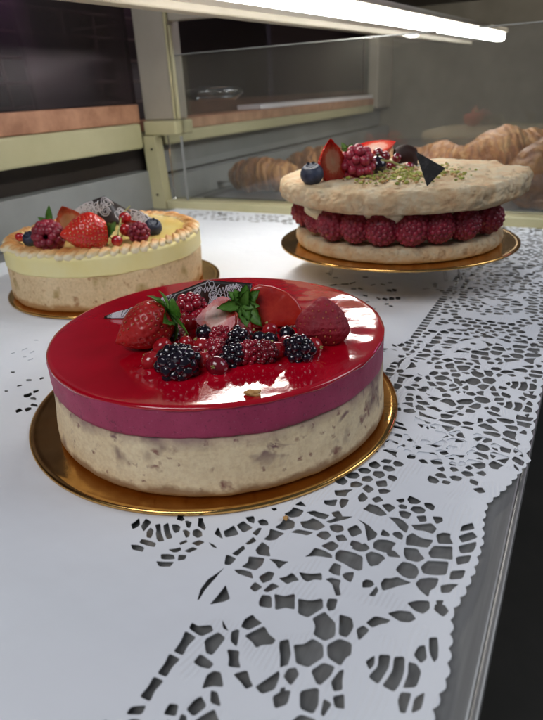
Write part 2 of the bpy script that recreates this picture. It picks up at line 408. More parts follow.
cpart('glass_divider', [((-.6665, .868, .0128), (-.008, .872, .243))], 'glass', .0004)
cpart('glass_edge', [((-.6665, .8675, .2432), (-.008, .8725, .2446))], 'grey_panel', .0003)
cpart('top_panel', [((-.85, 1.35, .425), (.6, 2.29, .45))], 'brown_dark', .001)
cpart('top_beam', [((-.10, 1.2, .36), (-.02, 2.29, .39))], 'beige_metal', .002)
# bracket arm that carries the lamp
bm = bmesh.new()
pts = [(-.640, .293), (-.640, .60), (-.44, .60), (-.44, .345), (-.475, .300), (-.50, .290)]
fr = [bm.verts.new(Vector((x, .862, z))-case.location) for x, z in pts]; bk = [bm.verts.new(Vector((x, .885, z))-case.location) for x, z in pts]
bm.faces.new(fr); bm.faces.new(bk[::-1])
for i in range(len(pts)):
    j = (i+1) % len(pts); bm.faces.new((fr[i], bk[i], bk[j], fr[j]))
bmesh.ops.recalc_face_normals(bm, faces=bm.faces)
link('bracket_arm', bm, 'beige_metal', case, smooth=False)

# lamp
lampang = math.atan2(.135, 1.37)
lamp = empty('strip_lamp', (-.3325, .935, .277), 'long lit white strip lamp running along the top of the display case', 'lamp', rot=(0, 0, -lampang))
bm = bmesh.new(); box(bm, (.020, -.47, -.012), (.042, .69, .004), bev=.005); link('diffuser', bm, 'tube', lamp, smooth=False)
bm = bmesh.new(); box(bm, (-.056, -.70, .0045), (.046, .70, .014), bev=.003); link('housing', bm, 'beige_metal', lamp, smooth=False)
bm = bmesh.new(); box(bm, (-.036, -.70, -.006), (.019, .70, .004), bev=.001); link('reflector', bm, 'reflector_white', lamp, smooth=False)
bm = bmesh.new(); box(bm, (-.056, -.70, -.014), (-.036, .70, .004), bev=.002); link('trim', bm, 'beige_metal', lamp, smooth=False)

# clear dish and papers on the far ledge
bm = lathe([(0, .0), (.045, 0), (.062, .012), (.060, .022), (.03, .028), (0, .030)], 32)
tag(link('clear_bowl', bm, 'acrylic', loc=at(215, 100, -.735, 0)+Vector((0, 0, 0))), 'upturned clear plastic bowl on the salmon ledge behind the glass', 'bowl')
bm = bmesh.new(); box(bm, (-.035, -.42, 0), (.03, .42, .010), bev=.001)
tag(link('paper_stack', bm, 'paper', loc=(-.742, 1.72, .1455), smooth=False), 'flat stack of white paper sheets on the far ledge behind the glass', 'paper stack')
bm = bmesh.new(); box(bm, (-1.30, -.6, -.02), (-1.27, 2.4, 1.3)); struct('left_wall', bm, 'brown_dark', smooth=False)
bm = bmesh.new()
for i in range(7):
    y = -.20+.40*i/6; tube(bm, [(.0, y, 0), (.0, y*1.08, .14)], .0028, 6)
for k in range(5): tube(bm, [(.0, -.21-.004*k, .035*k+.002), (.0, .21+.004*k, .035*k+.002)], .0028, 6)
for k in (0, 4):
    for sy in (-1, 1): tube(bm, [(.0, sy*(.21+.004*k), .035*k+.002), (-.2, sy*(.21+.004*k), .035*k+.002)], .0028, 6)
tag(link('wire_basket', bm, 'beige_metal', loc=(-.80, .80, .175)), 'wire basket dimly seen behind the dark pane above the salmon ledge', 'basket')
# pastries on the black tray behind the glass
bm = bmesh.new(); box(bm, (-.645, .93, -.003), (.02, 1.75, .006), bev=.002)
tag(link('baking_tray', bm, 'tray', smooth=False), 'black baking tray of pastries behind the glass divider', 'tray')
def pastry(name, c, L, W, Hh, ang, mat, ridges, seed, label, cat, curl=.5):
    bm = bmesh.new(); nu, nv = 90, 40; rings = []
    for i in range(nu+1):
        t = i/nu; a = (t-.5)*2
        env = max(0.0, 1-abs(a)**2.3)**.55
        ridge = 1-.13*abs(sin(ridges*PI*t+.4))**6
        cx = a*L/2; cy = curl*W*(a*a)
        ring = []
        for k in range(nv):
            b = 2*PI*k/nv
            p = Vector((cx, cy+cos(b)*W/2*env*ridge, max(-.35*Hh, sin(b)*Hh/2*env*ridge)))
            n = (N(p, 28, seed)*.004+N(p, 90, seed)*.0018)*(2.2 if mat == 'crust2' else 1)+abs(N(p, 45, seed))*-.004
            p += Vector((0, cos(b), sin(b)))*n
            ring.append(bm.verts.new(p))
        rings.append(ring)
    for i in range(nu):
        for k in range(nv):
            j = (k+1) % nv; bm.faces.new((rings[i][k], rings[i+1][k], rings[i+1][j], rings[i][j]))
    bmesh.ops.remove_doubles(bm, verts=bm.verts, dist=1e-5)
    o = link(name, bm, mat, loc=(c[0], c[1], .006+.35*Hh), rot=(0, 0, ang))
    return tag(o, label, cat, 'pastries on the black tray')
pastry('croissant', at(262, 190, .006), .150, .085, .075, .15, 'crust', 5, 1, 'plump golden croissant at the left end behind the glass, by the steel strip', 'croissant', .2)
pastry('croissant', at(322, 178, .006), .16, .08, .08, .5, 'crust', 6, 2.2, 'darker golden croissant half hidden behind the upright strawberry and the first croissant', 'croissant', .3)
pastry('pastry', at(440, 180, .006), .17, .12, .085, -.2, 'crust2', 1.5, 3.1, 'round sugared pastry behind the chocolate triangle of the meringue cake', 'pastry', .1)
pastry('pastry', at(508, 184, .006), .19, .13, .118, .6, 'crust2', 2.5, 4.4, 'tall flaky pastry behind the right end of the meringue cake', 'pastry', .1)
pastry('pastry', at(375, 176, .006), .13, .09, .07, .2, 'crust', 4, 5.7, 'low brown pastry behind the raspberries in the middle of the tray', 'pastry', .1)
pastry('pastry', at(548, 205, .006), .13, .11, .12, 1.1, 'crust', 4, 6.7, 'brown pastry cut by the right edge of the picture', 'pastry', .1)
bm = bmesh.new(); box(bm, (-.10, -.006, 0), (.16, .012, .004), bev=.001)
tag(link('serving_tongs', bm, 'steel', loc=at(238, 182, .010), rot=(0, 0, .35), smooth=False), 'flat steel strip lying on the black tray beside the left croissant', 'tongs')

# ------------------------------------------------------------------ doilies
ZA = (280, 600, 3.017); ZB = (130, 590, 3.017); ZC = (180, 500, 3.39); ZD = (320, 490, 3.19)
RAW = {
ZA: """152,140 180,122 210,135 215,165 183,185 152,170|50,140 95,125 122,138 122,170 85,195 55,185|105,60 135,42 158,70 160,105 135,115 108,98
185,53 217,53 215,80 200,107 186,95|235,90 250,80 260,92 240,115|262,68 285,48 320,62 322,70 285,77|337,42 360,30 390,38 400,55 390,68 365,62
397,12 415,0 440,8 447,25 430,38 410,28|62,0 118,0 118,22 85,43 62,35|148,0 170,0 160,22 148,28|0,130 22,130 25,165 12,200 0,205
15,230 45,207 48,225 33,248|100,215 130,195 158,205 125,245 115,245|165,245 178,225 187,222 185,262 168,262|158,290 190,290 195,330 165,325
257,185 280,178 285,195 270,210|300,178 327,175 322,205 298,240 275,225 295,200|345,182 370,182 370,215 345,262 318,250 342,215
390,200 408,200 418,220 405,250 375,260 390,225|410,165 435,142 435,170 425,183|458,112 475,112 478,145 465,175 456,160
368,285 395,283 378,325 368,325|405,295 430,290 425,330 405,330|0,265 18,262 10,285 0,295|470,0 495,0 485,25 475,20""",
ZB: """187,97 205,108 245,105 240,120 215,130 188,115|278,88 298,125 280,115|305,125 323,117 320,165 303,155|345,88 370,72 388,98 360,112 345,105
357,140 403,117 437,150 380,175|137,180 165,133 190,148 160,188|235,155 262,138 275,152 250,185 238,180|90,245 118,197 145,212 112,252
190,218 215,202 240,222 238,238 210,232|38,315 70,267 90,282 62,325|297,185 325,190 330,230 300,225|318,258 352,250 372,290 350,300
418,190 460,160 478,180 475,215 450,230|502,175 540,160 540,195 525,230 503,215|470,265 497,235 500,262 480,280
360,340 370,318 395,312 430,318 470,292 470,305 435,340 370,345|245,305 265,340 245,335|5,352 40,352 30,372 -5,372|388,35 400,20 420,22 420,48 390,50
445,18 488,18 492,55 448,52|515,25 543,25 543,70 518,65""",
ZC: """58,340 70,300 95,268 148,232 120,265 85,305 65,338|100,355 130,320 155,287 170,335 150,345|155,215 160,190 185,200 170,215|180,180 215,152 222,165 195,188
220,148 245,128 248,140 232,152|250,110 265,97 275,97 262,118|265,72 297,70 290,80 275,85|307,28 325,25 330,33 318,38|232,62 250,53 250,78 232,72
195,85 215,72 235,92 215,102|150,105 180,88 190,112 160,120|115,115 130,100 140,125|292,130 310,105 347,115 325,135|330,90 355,65 382,75 378,92 350,100
365,45 385,27 410,38 405,55 380,55|415,75 450,65 480,88 475,98 425,92|437,42 455,35 500,50 485,60|395,15 410,2 420,18|487,0 525,0 520,18 490,15
385,110 405,103 440,110 430,120|257,170 280,148 303,160 300,185 270,180|222,222 238,197 280,200 280,220 255,232|312,203 370,208 335,230
195,240 235,245 240,262 220,258|275,260 300,240 315,250 285,275|235,298 255,288 275,295 255,300|287,305 310,285 328,295 300,308|342,265 378,252 400,272 365,282
415,248 470,250 475,270 420,268|422,193 460,168 500,185 505,195 460,190|490,155 515,143 532,155 515,167|507,240 525,222 543,225 543,258 520,252
0,188 20,188 15,200 0,200|18,172 40,163 52,167 32,177|52,145 65,137 78,143 62,152|62,60 78,60 82,100 70,95|100,145 115,150 128,165 110,160""",
ZD: """30,98 60,82 100,85 75,92 35,105|125,98 160,115 175,135 172,150 152,155 148,120|225,90 250,92 272,112 270,130 255,122|200,123 222,138 222,150 200,142
178,170 190,162 232,172 228,198 205,200 180,185|155,210 168,203 207,218 185,240 162,242|58,205 70,197 125,215 130,250 115,248 62,222
28,245 42,240 98,262 90,283 35,265|15,180 40,165 57,178 40,190|97,185 145,168 152,185 125,197|280,150 300,143 350,160 335,178 285,172
278,190 310,190 325,215 310,227 278,220|250,240 290,235 305,260 300,278 265,270 250,255|205,280 245,282 280,295 235,312 210,315|157,335 180,305 187,320 175,340
378,145 395,138 415,140 415,165 382,167|355,200 370,183 415,183 412,215 362,213|330,245 350,230 402,232 395,265 335,262|313,300 325,288 372,285 345,332 318,320
453,113 487,103 485,122 455,127|455,148 485,135 490,150 458,162|455,180 490,170 480,190 455,197|445,218 475,212 475,232 443,235|425,262 458,258 450,280 422,280
395,308 432,305 415,328 393,325|370,350 395,355 388,375 372,370|300,112 350,108 365,122 355,137 312,125|312,85 335,82 337,98 318,102|367,88 390,85 393,100 375,103
257,70 270,65 285,75 275,85 260,83|207,50 220,45 235,55 220,65|135,60 160,48 180,55 203,75 190,82 160,72|120,22 135,13 150,25 125,38|168,28 185,22 195,32 178,38
15,30 45,25 48,48 15,50|70,30 85,35 82,52 70,52|45,0 97,0 80,18 55,15|20,287 62,292 60,325 50,335 38,300|25,360 45,345 50,365 35,380|240,30 265,28 270,38 255,42"""}
def parse():
    out = []
    for (ox, oy, s), txt in RAW.items():
        for poly in txt.replace('\n', '|').split('|'):
            P = [tuple(float(q) for q in w.split(',')) for w in poly.split()]
            out.append([at(ox+x/s, oy+y/s, 0).xy for x, y in P])
    return out
BASE = [[Vector(p) for p in poly] for poly in parse()]
def cen(P): return sum(P, Vector((0, 0)))/len(P)
def inside(p, P):
    c = False
    for i in range(len(P)):
        a, b = P[i], P[i-1]
        if (a.y > p.y) != (b.y > p.y) and p.x < (b.x-a.x)*(p.y-a.y)/(b.y-a.y)+a.x: c = not c
    return c
def segd(p, a, b):
    ab = b-a; t = max(0, min(1, (p-a).dot(ab)/max(ab.dot(ab), 1e-12))); return (p-a-ab*t).length
def pdist(P, Q):
    d = 1
    for p in P:
        if inside(p, Q): return 0
        for i in range(len(Q)): d = min(d, segd(p, Q[i-1], Q[i]))
    for p in Q:
        if inside(p, P): return 0
        for i in range(len(P)): d = min(d, segd(p, P[i-1], P[i]))
    return d
def shrink(P, k): c = cen(P); return [c+(p-c)*k for p in P]
def chaikin(P, n=2):
    for _ in range(n):
        Q = []
        for i in range(len(P)):
            a, b = P[i], P[(i+1) % len(P)]; Q += [a*.86+b*.14, a*.14+b*.86]
        P = Q
    return P
def segs_of(P):
    A_ = np.array([(p.x, p.y) for p in P]); return np.concatenate([A_, np.roll(A_, -1, 0)], 1)
def ptseg(pts, sg):
    a = sg[None, :, :2]; ab = sg[None, :, 2:]-a; ap = pts[:, None, :]-a
    t = np.clip((ap*ab).sum(2)/np.maximum((ab*ab).sum(2), 1e-14), 0, 1)
    return np.sqrt(((ap-ab*t[..., None])**2).sum(2))
def npdist(P, Q):
    a = np.array([(p.x, p.y) for p in P]); b = np.array([(p.x, p.y) for p in Q])
    if inside(P[0], Q) or inside(Q[0], P): return 0
    return min(ptseg(a, segs_of(Q)).min(), ptseg(b, segs_of(P)).min())
def fitholes(cands, outer, gap=.0006, edge=.0009, bar=.00062):
    so = segs_of(outer); res = []; cs = []
    for P in cands:
        for k in (1.0, .85, .7):
            Q = shrink(P, k); c = cen(Q)
            if not all(inside(p, outer) for p in Q): continue
            if ptseg(np.array([(p.x, p.y) for p in Q]), so).min() < edge: continue
            if all(npdist(Q, R) >= gap for R, rc in zip(res, cs) if (rc-c).length < .022):
                res.append(Q); cs.append(c); break
    # open every cell towards its neighbours until only thin paper bars are left; broad petals stay whole
    H_ = []
    for P in res:
        Q = []
        for i in range(len(P)):
            a, b = P[i], P[(i+1) % len(P)]; n = max(1, int((b-a).length/.0022)); Q += [a.lerp(b, k/n) for k in range(n)]
        H_.append(np.array([(p.x, p.y) for p in Q]))
    moved = [np.zeros(len(h)) for h in H_]; cc = np.array([h.mean(0) for h in H_])
    nb = [np.where((((cc-cc[i])**2).sum(1) < .021**2))[0] for i in range(len(H_))]
    for it in range(9):
        for i, h in enumerate(H_):
            S_ = [np.concatenate([H_[k], np.roll(H_[k], -1, 0)], 1) for k in nb[i] if k != i]
            S_ = np.concatenate(S_) if S_ else np.zeros((0, 4))
            near = so[(np.abs(so[:, :2]-cc[i]).max(1) < .02)]
            d0 = ptseg(h, S_).min(1) if len(S_) else np.full(len(h), 1.0)
            c = h.mean(0); dirs = h-c; dirs /= np.linalg.norm(dirs, axis=1)[:, None]+1e-9
            new = h+dirs*.00024
            d1 = ptseg(new, S_).min(1) if len(S_) else d0
            de = ptseg(new, near).min(1) if len(near) else np.full(len(h), 1.0)
            ok = (d1 > 2*bar) & (d0 < .0040) & (moved[i] < .0019) & (de > .0011)
            # the new outline must keep its distance from the neighbours' corners as well
            trial = np.where(ok[:, None], new, h)
            if len(S_):
                sg = np.concatenate([trial, np.roll(trial, -1, 0)], 1); q = S_[:, :2]; q = q[(np.abs(q-c).max(1) < .015)]
                if len(q):
                    dq = ptseg(q, sg).min(0); bad = dq < 2*bar*.9; bad = bad | np.roll(bad, 1); ok &= ~bad
            H_[i] = np.where(ok[:, None], new, h); moved[i] += ok*.00024
    return [[Vector((float(x), float(y))) for x, y in h] for h in H_]
def tfm(polys, fn, cond=lambda c: True):
    out = []
    for P in polys:
        Q = [fn(p) for p in P]
        if cond(cen(Q)): out.append(Q)
    return out
# fill-in cells where the net continues under the cake: jittered hexagonal net
def net(x0, x1, y0, y1, sp, seed, keep=lambda p: True):
    rnd = random.Random(seed); out = []; row = 0; y = y0
    while y < y1:
        x = x0+(sp/2 if row % 2 else 0)
        while x < x1:
            c = Vector((x+rnd.uniform(-.12, .12)*sp, y+rnd.uniform(-.12, .12)*sp)); r = sp*rnd.uniform(.26, .38)
            if keep(c):
                k = rnd.choice((4, 5, 6)); a0 = rnd.uniform(0, PI)
                out.append([c+Vector((cos(a0+2*PI*i/k)*r*1.15, sin(a0+2*PI*i/k)*r)) for i in range(k)])
            x += sp
        y += sp*.87; row += 1
    return out
blocky = lambda s: (lambda c: N((c.x, c.y, s), 42) < .16)
def slit(px, py, w, h, ang=0.0, curve=0.0):
    pts = [(-w, -h*.5), (0, -h*.5-curve), (w, -h*.5), (w, h*.5), (0, h*.5-curve), (-w, h*.5)]
    return [at(px+x*cos(ang)-y*sin(ang), py+x*sin(ang)+y*cos(ang), 0).xy for x, y in pts]
frag1 = [slit(120+x/6.79, 500+y/5.43, w, h, a, c) for x, y, w, h, a, c in (
    (105, 132, 4, 5, -.5, 0), (168, 135, 3.6, 4, -.9, .8), (208, 180, 3.4, 3, -1.2, .8), (190, 233, 4.5, 2.6, .3, 0), (120, 264, 5, 4, .2, 0), (268, 178, 6.5, 4, 1.35, -.8),
    (322, 168, 5.5, 4.2, 1.3, -.8), (380, 155, 2.6, 3.6, .2, 0), (418, 92, 4, 3.5, 1.1, 0), (455, 130, 5, 3.4, 1.3, 0), (448, 183, 4, 3.6, 1.2, 0), (430, 230, 4, 2.8, -.4, 0),
    (385, 270, 4.4, 3.2, -.3, 0), (328, 308, 5, 3.6, .0, 0), (305, 350, 5.6, 4, .05, 0), (525, 180, 3.6, 5, -1, 0), (515, 240, 5, 4, .3, 0))]
frag3 = [slit(0+x/7.2, 320+y/7.2, w*.8, h, a, 0) for x, y, w, h, a in (
    (100, 28, 3, 1.4, .1), (152, 42, 3, 1.8, -.3), (220, 55, 2, 1.2, 0), (335, 75, 3, 1.4, -.1), (200, 97, 3.2, 1.4, .1), (210, 132, 3, 2.2, -.4), (262, 148, 2.4, 1.3, 0),
    (178, 217, 3.6, 2.4, -.4), (232, 235, 3, 1.6, -.5), (95, 243, 2.6, 1.8, -.3), (178, 268, 2, 1.4, 0), (220, 287, 3.6, 1.7, -.4), (92, 375, 2.4, 1.6, 0), (208, 432, 3.4, 1.8, .0),
    (300, 420, 2.6, 1.8, -.3), (140, 472, 3, 1.4, -.2), (45, 511, 2, 1.6, 0), (265, 510, 2.6, 1.8, -.3), (192, 543, 3.8, 2.8, -.2), (240, 567, 3.6, 2.2, .1), (248, 610, 3.4, 2.2, .2),
    (130, 652, 3.2, 3, -.5), (208, 643, 2.8, 2.2, -.3))]
frag2 = [slit(320+x/4.525, 255+y/4.525, w, h, a, 0) for x, y, w, h, a in (
    (205, 97, 2.6, 1.6, 0), (60, 133, 3.4, 1.4, -.2), (110, 128, 3, 1.2, 0), (150, 122, 2.6, 1.2, -.3), (318, 122, 2.2, 1.3, 0), (240, 132, 2.4, 1.1, -.2), (285, 130, 2.4, 1.2, .2), (312, 157, 2.4, 1.5, .1),
    (337, 154, 2.2, 2, .2), (95, 155, 2.6, 1.2, .2), (150, 150, 2, 1.2, 0), (185, 150, 2, 1.4, .4), (205, 180, 2.4, 1.6, .2), (215, 207, 1.8, 1.2, 0), (262, 192, 1.6, 1.6, .5), (278, 192, 1.4, 1.8, .5),
    (293, 195, 1.6, 2, .4), (327, 193, 2.2, 2, 0), (353, 191, 2.4, 2.4, 0), (303, 217, 1.6, 1.3, 0), (322, 228, 2, 1.3, .1), (240, 240, 2.4, 1.4, 0), (70, 100, 2.4, 1, 0), (35, 80, 2, 1, 0))]

def doily(name, outer, holes, z, label):
    from mathutils.geometry import delaunay_2d_cdt
    vs = []; faces = []
    for P in [outer]+[chaikin(h) for h in holes]:
        area2 = sum(P[i-1].x*P[i].y-P[i].x*P[i-1].y for i in range(len(P)))
        if area2 < 0: P = P[::-1]
        faces.append(list(range(len(vs), len(vs)+len(P)))); vs += [Vector((p.x, p.y)) for p in P]
    ov, oe, of, _, _, ofc = delaunay_2d_cdt(vs, [], faces, 1, 1e-7)
    bm = bmesh.new(); V = [bm.verts.new((v.x, v.y, 0)) for v in ov]; fl = []
    for f, src in zip(of, ofc):
        if len(src) == 1 and 0 in src:
            fl.append(bm.faces.new([V[i] for i in f]))
    bmesh.ops.delete(bm, geom=[v for v in bm.verts if not v.link_faces], context='VERTS')
    bm.normal_update()
    if fl[0].normal.z < 0: bmesh.ops.reverse_faces(bm, faces=bm.faces)
    bmesh.ops.solidify(bm, geom=bm.faces[:], thickness=.0003)
    me = bpy.data.meshes.new(name); bm.to_mesh(me); bm.free()
    me.name = name; me.materials.clear(); me.materials.append(MT['paper'])
    o = bpy.data.objects.new(name, me); COL.objects.link(o); o.location.z = z
    return tag(o, label, 'doily')
EDGE = [(268, 548), (262, 585), (250, 625)][::-1]+[(268, 535), (275, 495), (290, 478), (300, 455), (303, 430), (300, 385), (309, 358), (308, 330), (306, 315), (312, 298), (322, 285), (326, 268), (340, 252), (348, 234), (352, 215),
        (364, 200), (364, 186), (373, 178), (375, 162), (382, 150), (380, 135), (386, 122), (384, 104), (389, 90), (387, 75), (386, 60), (388, 45), (397, 33), (412, 24), (430, 10)]
edge0 = [at(320+(x+9)/2.435, 490+y/2.435, 0).xy for x, y in EDGE[::3]]+[at(505, 488, 0).xy, at(519, 473, 0).xy, at(530, 459, 0).xy]
edgeA = []; acc = 0.0
for a_, b_ in zip(edge0, edge0[1:]):        # small half-round scallops along the rim
    L_ = (b_-a_).length; nrm = Vector((b_-a_)).normalized(); nrm = Vector((nrm.y, -nrm.x)); n_ = max(2, int(L_/.0006))
    for i in range(n_):
        t = i/n_; edgeA.append(a_.lerp(b_, t)+nrm*(.0013*abs(sin(PI*(acc+L_*t)/.0062))-.0004))
    acc += L_
def scal(y0, y1, x, n, amp):
    return [Vector((x-amp*abs(sin(PI*n*i/(n*6)))*-1-amp, y0+(y1-y0)*i/(n*6))) for i in range(n*6+1)]
LL = [(-.655, y) for y in (.302, .2, .1, 0, -.06)]
outA = [Vector((-.05+.01, -.06)), Vector((-.030, -.02)), Vector((-.030, .03)), Vector((-.026, .07))]+[p for p in edgeA if p.y > .075]+[Vector((-.006, .288)), Vector((-.02, .296)), Vector((-.06, .302)), Vector((-.12, .306)), Vector((-.3, .298)), Vector((-.42, .302))]+[Vector(p) for p in LL]
candA = list(BASE)+frag1+frag3
candA += tfm(BASE, lambda p: Vector((p.x, .232-p.y)), lambda c: c.y < .112 and c.x > -.109)
candA += tfm(BASE, lambda p: Vector((p.x+.012, .238+(.238-p.y)*.9)), lambda c: c.y > .232)
candA += net(-.105, -.02, .165, .298, .0075, 3, lambda c: N((c.x, c.y, 3), 50) < .05)
holesA = fitholes(candA, outA)
outB = [Vector((-.648, .262)), Vector((-.2, .258)), Vector((-.035, .262)), Vector((-.012, .280))]+scal(.288, .856, -.0035, 48, .0016)+[Vector((-.3, .858)), Vector((-.648, .856))]
PER = .235
candB = list(frag2)
wide = lambda p: Vector((-.006+(p.x+.022)*1.04, p.y))
for k in range(1, 4):
    candB += tfm(BASE, lambda p: wide(p)+Vector((0, PER*k)), lambda c: .262 < c.y)
    candB += tfm(BASE, lambda p: Vector((wide(p).x, .245+(.245-p.y)*.82+PER*(k-1))), lambda c: PER*(k-1)+.232 < c.y)
candB += [[Vector((x+a, y+b)) for a, b in ((-.0024, -.0018), (.0024, -.0018), (.0024, .0018), (-.0024, .0018))] for x, y in ((-.101, .24+.0065*i) for i in range(90))]
candB += net(-.095, -.012, .24, .85, .0085, 5, blocky(1))
candB += [[Vector((x+a, y+b)) for a, b in ((-.0035, -.0022), (.0035, -.0022), (.0035, .0022), (-.0035, .0022))] for x, y in ((-.0095, .25+.0075*i) for i in range(80))]
# strip of lace along the far and left borders too
candB += net(-.60, -.12, .78, .84, .012, 8, blocky(4))
holesB = fitholes(candB, outB)
doily('paper_doily', outA, holesA, .0, 'white paper doily with cut lace border under the red mousse cake, nearest in the picture')
doily('paper_doily', outB, holesB, -.0007, 'white paper doily with lace border under the meringue and lemon cakes')
print('holes', len(holesA), len(holesB), len(BASE), sum(1 for h in holesA if .113 < cen(h).y < .235))

# ------------------------------------------------------------------ boards
def board(loc, R, label, t=.0022):
    segs = 180
    def dd(p, a, k): return p
    prof = [(0, 0), (R-.001, 0), (R, .0006), (R, t-.0002), (R-.0012, t+.0004), (R-.0035, t-.0001), (R-.0055, t-.0004), (R-.02, t-.0004), (0, t-.0004)]
    bm = lathe(prof, segs)
    return tag(link('cake_board', bm, 'gold', loc=loc), label, 'cake board', 'gold cake boards')

# ------------------------------------------------------------------ red mousse cake
C1 = Vector((-.186, .2708, 0)); TOP1 = .0535
board((C1.x-.0072, C1.y+.0018, .0004), .1168, 'round gold foil board under the red glazed mousse cake')
# ------------------------------------------------------------------ fruit kit
def leafblade(bm, base, d, up, L, W, droop=.4, mat=0, serr=0.0, n=9):
    d = Vector(d).normalized(); up = Vector(up).normalized(); s = d.cross(up).normalized(); up = s.cross(d)
    rows = []
    for i in range(n+1):
        t = i/n; w = W/2*(sin(PI*min(1, t**.75)))**.8*(1+serr*(1 if i % 2 else -1)) if 0 < t < 1 else W*.03
        c = Vector(base)+d*(L*t*(1-.12*droop*t))-up*(droop*L*t*t)
        rows.append([bm.verts.new(c+s*w+up*w*.35), bm.verts.new(c+s*w*.5+up*w*.08), bm.verts.new(c), bm.verts.new(c-s*w*.5+up*w*.08), bm.verts.new(c-s*w+up*w*.35)])
    fs = []
    for i in range(n):
        for k in range(4): f = bm.faces.new((rows[i][k], rows[i+1][k], rows[i+1][k+1], rows[i][k+1])); f.material_index = mat; fs.append(f)
    r = bmesh.ops.solidify(bm, geom=fs, thickness=.0004)
def calyx_bm(n, L, W, droop=.4, seed=0, stem=.006):
    """leaves radiating round +Z"""
    rnd = random.Random(seed); bm = bmesh.new()
    for i in range(n):
        a = 2*PI*i/n+rnd.uniform(-.2, .2); e = rnd.uniform(-.1, .7)
        leafblade(bm, (0, 0, 0), (cos(a), sin(a), e), (0, 0, 1), L*rnd.uniform(.75, 1.15), W*rnd.uniform(.8, 1.1), droop*rnd.uniform(.2, 1.5), serr=.10)
    if stem: tube(bm, [(0, 0, 0), (.0006, 0, stem*.5), (.0015, .0005, stem)], .0009, 6)
    return bm
def straw_prof(t):   # t 0 tip .. 1 shoulder ; radius fraction
    return (sin(PI*min(1, (t*.93+.0))**.80)**.72) if t < 1 else 0
def strawberry_bm(L, W, seed=0, cut=False, nz=.04, seeds=True):
    """long axis Z, tip at -Z; cut removes y<0 half"""
    bm = bmesh.new(); nu, nv = 76, 110; rings = []
    for i in range(nu+1):
        t = i/nu
        r = W/2*(max(0, sin(PI*t**1.3)))**.62*(1.0) if 0 < t < 1 else 0
        z = -L/2+L*t
        if t > .9: z -= (t-.9)*L*.9
        ring = []
        for k in range(nv):
            a = 2*PI*k/nv; p = Vector((r*cos(a), r*sin(a), z))
            p += Vector((cos(a), sin(a), 0))*(N(p, 70, seed)*nz*W)*(1 if r > 0 else 0)
            ring.append(bm.verts.new(p))
        rings.append(ring)
    for i in range(nu):
        for k in range(nv):
            j = (k+1) % nv; bm.faces.new((rings[i][k], rings[i][j], rings[i+1][j], rings[i+1][k]))
    bmesh.ops.remove_doubles(bm, verts=bm.verts, dist=1e-6)
    spots = []; rnd = random.Random(seed+50)
    nrow = max(8, int(L/.0036))
    for q in range(1, nrow):
        t = q/nrow*.92+.02; r = W/2*(sin(PI*t**1.3))**.62; n = max(4, int(2*PI*r/.0040)); z = -L/2+L*t
        for k in range(n):
            a = 2*PI*(k+.5*(q % 2)+rnd.uniform(-.22, .22))/n; jz = rnd.uniform(-.14, .14)*L/nrow
            spots.append(Vector((r*cos(a), r*sin(a), z+jz)))
    if seeds:
        for v in bm.verts:
            d = min((v.co-s).length for s in spots)
            if d < .0017: v.co *= 1-.045*(1-(d/.0017)**2)
    if cut:
        bmesh.ops.bisect_plane(bm, geom=bm.verts[:]+bm.edges[:]+bm.faces[:], plane_co=(0, 0, 0), plane_no=(0, -1, 0), clear_outer=True)
        es = [e for e in bm.edges if e.is_boundary]
        r = bmesh.ops.holes_fill(bm, edges=es)
        fs = r['faces']; pk = bmesh.ops.triangulate(bm, faces=fs)
        for f in pk['faces']: f.material_index = 2; f.smooth = False
    if seeds:
        for s in spots:
            if cut and s.y < .0012: continue
            n = Vector((s.x, s.y, s.z*.35)).normalized()
            q = n.to_track_quat('Z', 'Y').to_matrix()
            sphere(bm, s*.965, .00075, 1, 1, (.65, 1, .45), rotm=q)
    return bm
def raspberry_bm(R, Hh, seed=0, hollow=True, dr=.0030, sub=2, inner=.8):
    """drupelets over a dome, open end at -Z"""
    rnd = random.Random(seed); bm = bmesh.new()
    sphere(bm, (0, 0, 0), R*inner, 3, 0, (1, 1, Hh/R))
    rows = max(4, int(Hh*2/(dr*1.55)))
    for i in range(rows+1):
        phi = -PI*.36+(PI*.5+PI*.36)*i/rows
        r = R*cos(phi)*.86; z = Hh*sin(phi)*.88
        n = max(1, int(2*PI*r/(dr*1.62)))
        for k in range(n):
            a = 2*PI*(k+.5*(i % 2))/n+rnd.uniform(-.06, .06)
            sphere(bm, (r*cos(a), r*sin(a), z+rnd.uniform(-.0002, .0002)), dr*rnd.uniform(.92, 1.12), sub, 0, (1, 1, .95))
    return bm
def hollow_rasp_bm(R, Hh, seed=0):
    """raspberry seen into its hollow: opening at +Z"""
    rnd = random.Random(seed); bm = bmesh.new(); dr = R*.27
    for i in range(7):
        phi = -PI*.42+i*PI*.125; r = R*cos(phi)*.80; z = Hh*sin(phi)*.8
        n = max(1, int(2*PI*r/(dr*1.5)))
        for k in range(n):
            a = 2*PI*(k+.5*(i % 2))/n; sphere(bm, (r*cos(a), r*sin(a), z), dr*rnd.uniform(.95, 1.1), 2)
    for k in range(10):
        a = 2*PI*k/10; sphere(bm, (R*.45*cos(a), R*.45*sin(a), Hh*.15), dr*.8, 2)
    return bm
def currant_bm(r, seed=0):
    bm = bmesh.new(); sphere(bm, (0, 0, 0), r, 3, 0, (1, 1, .96), .06)
    # dried flower tip
    for k in range(4):
        a = k*PI/2; tube(bm, [(0, 0, r*.95), (r*.1*cos(a), r*.1*sin(a), r*1.10), (r*.16*cos(a), r*.16*sin(a), r*1.25)], r*.06, 5, 1)
    return bm
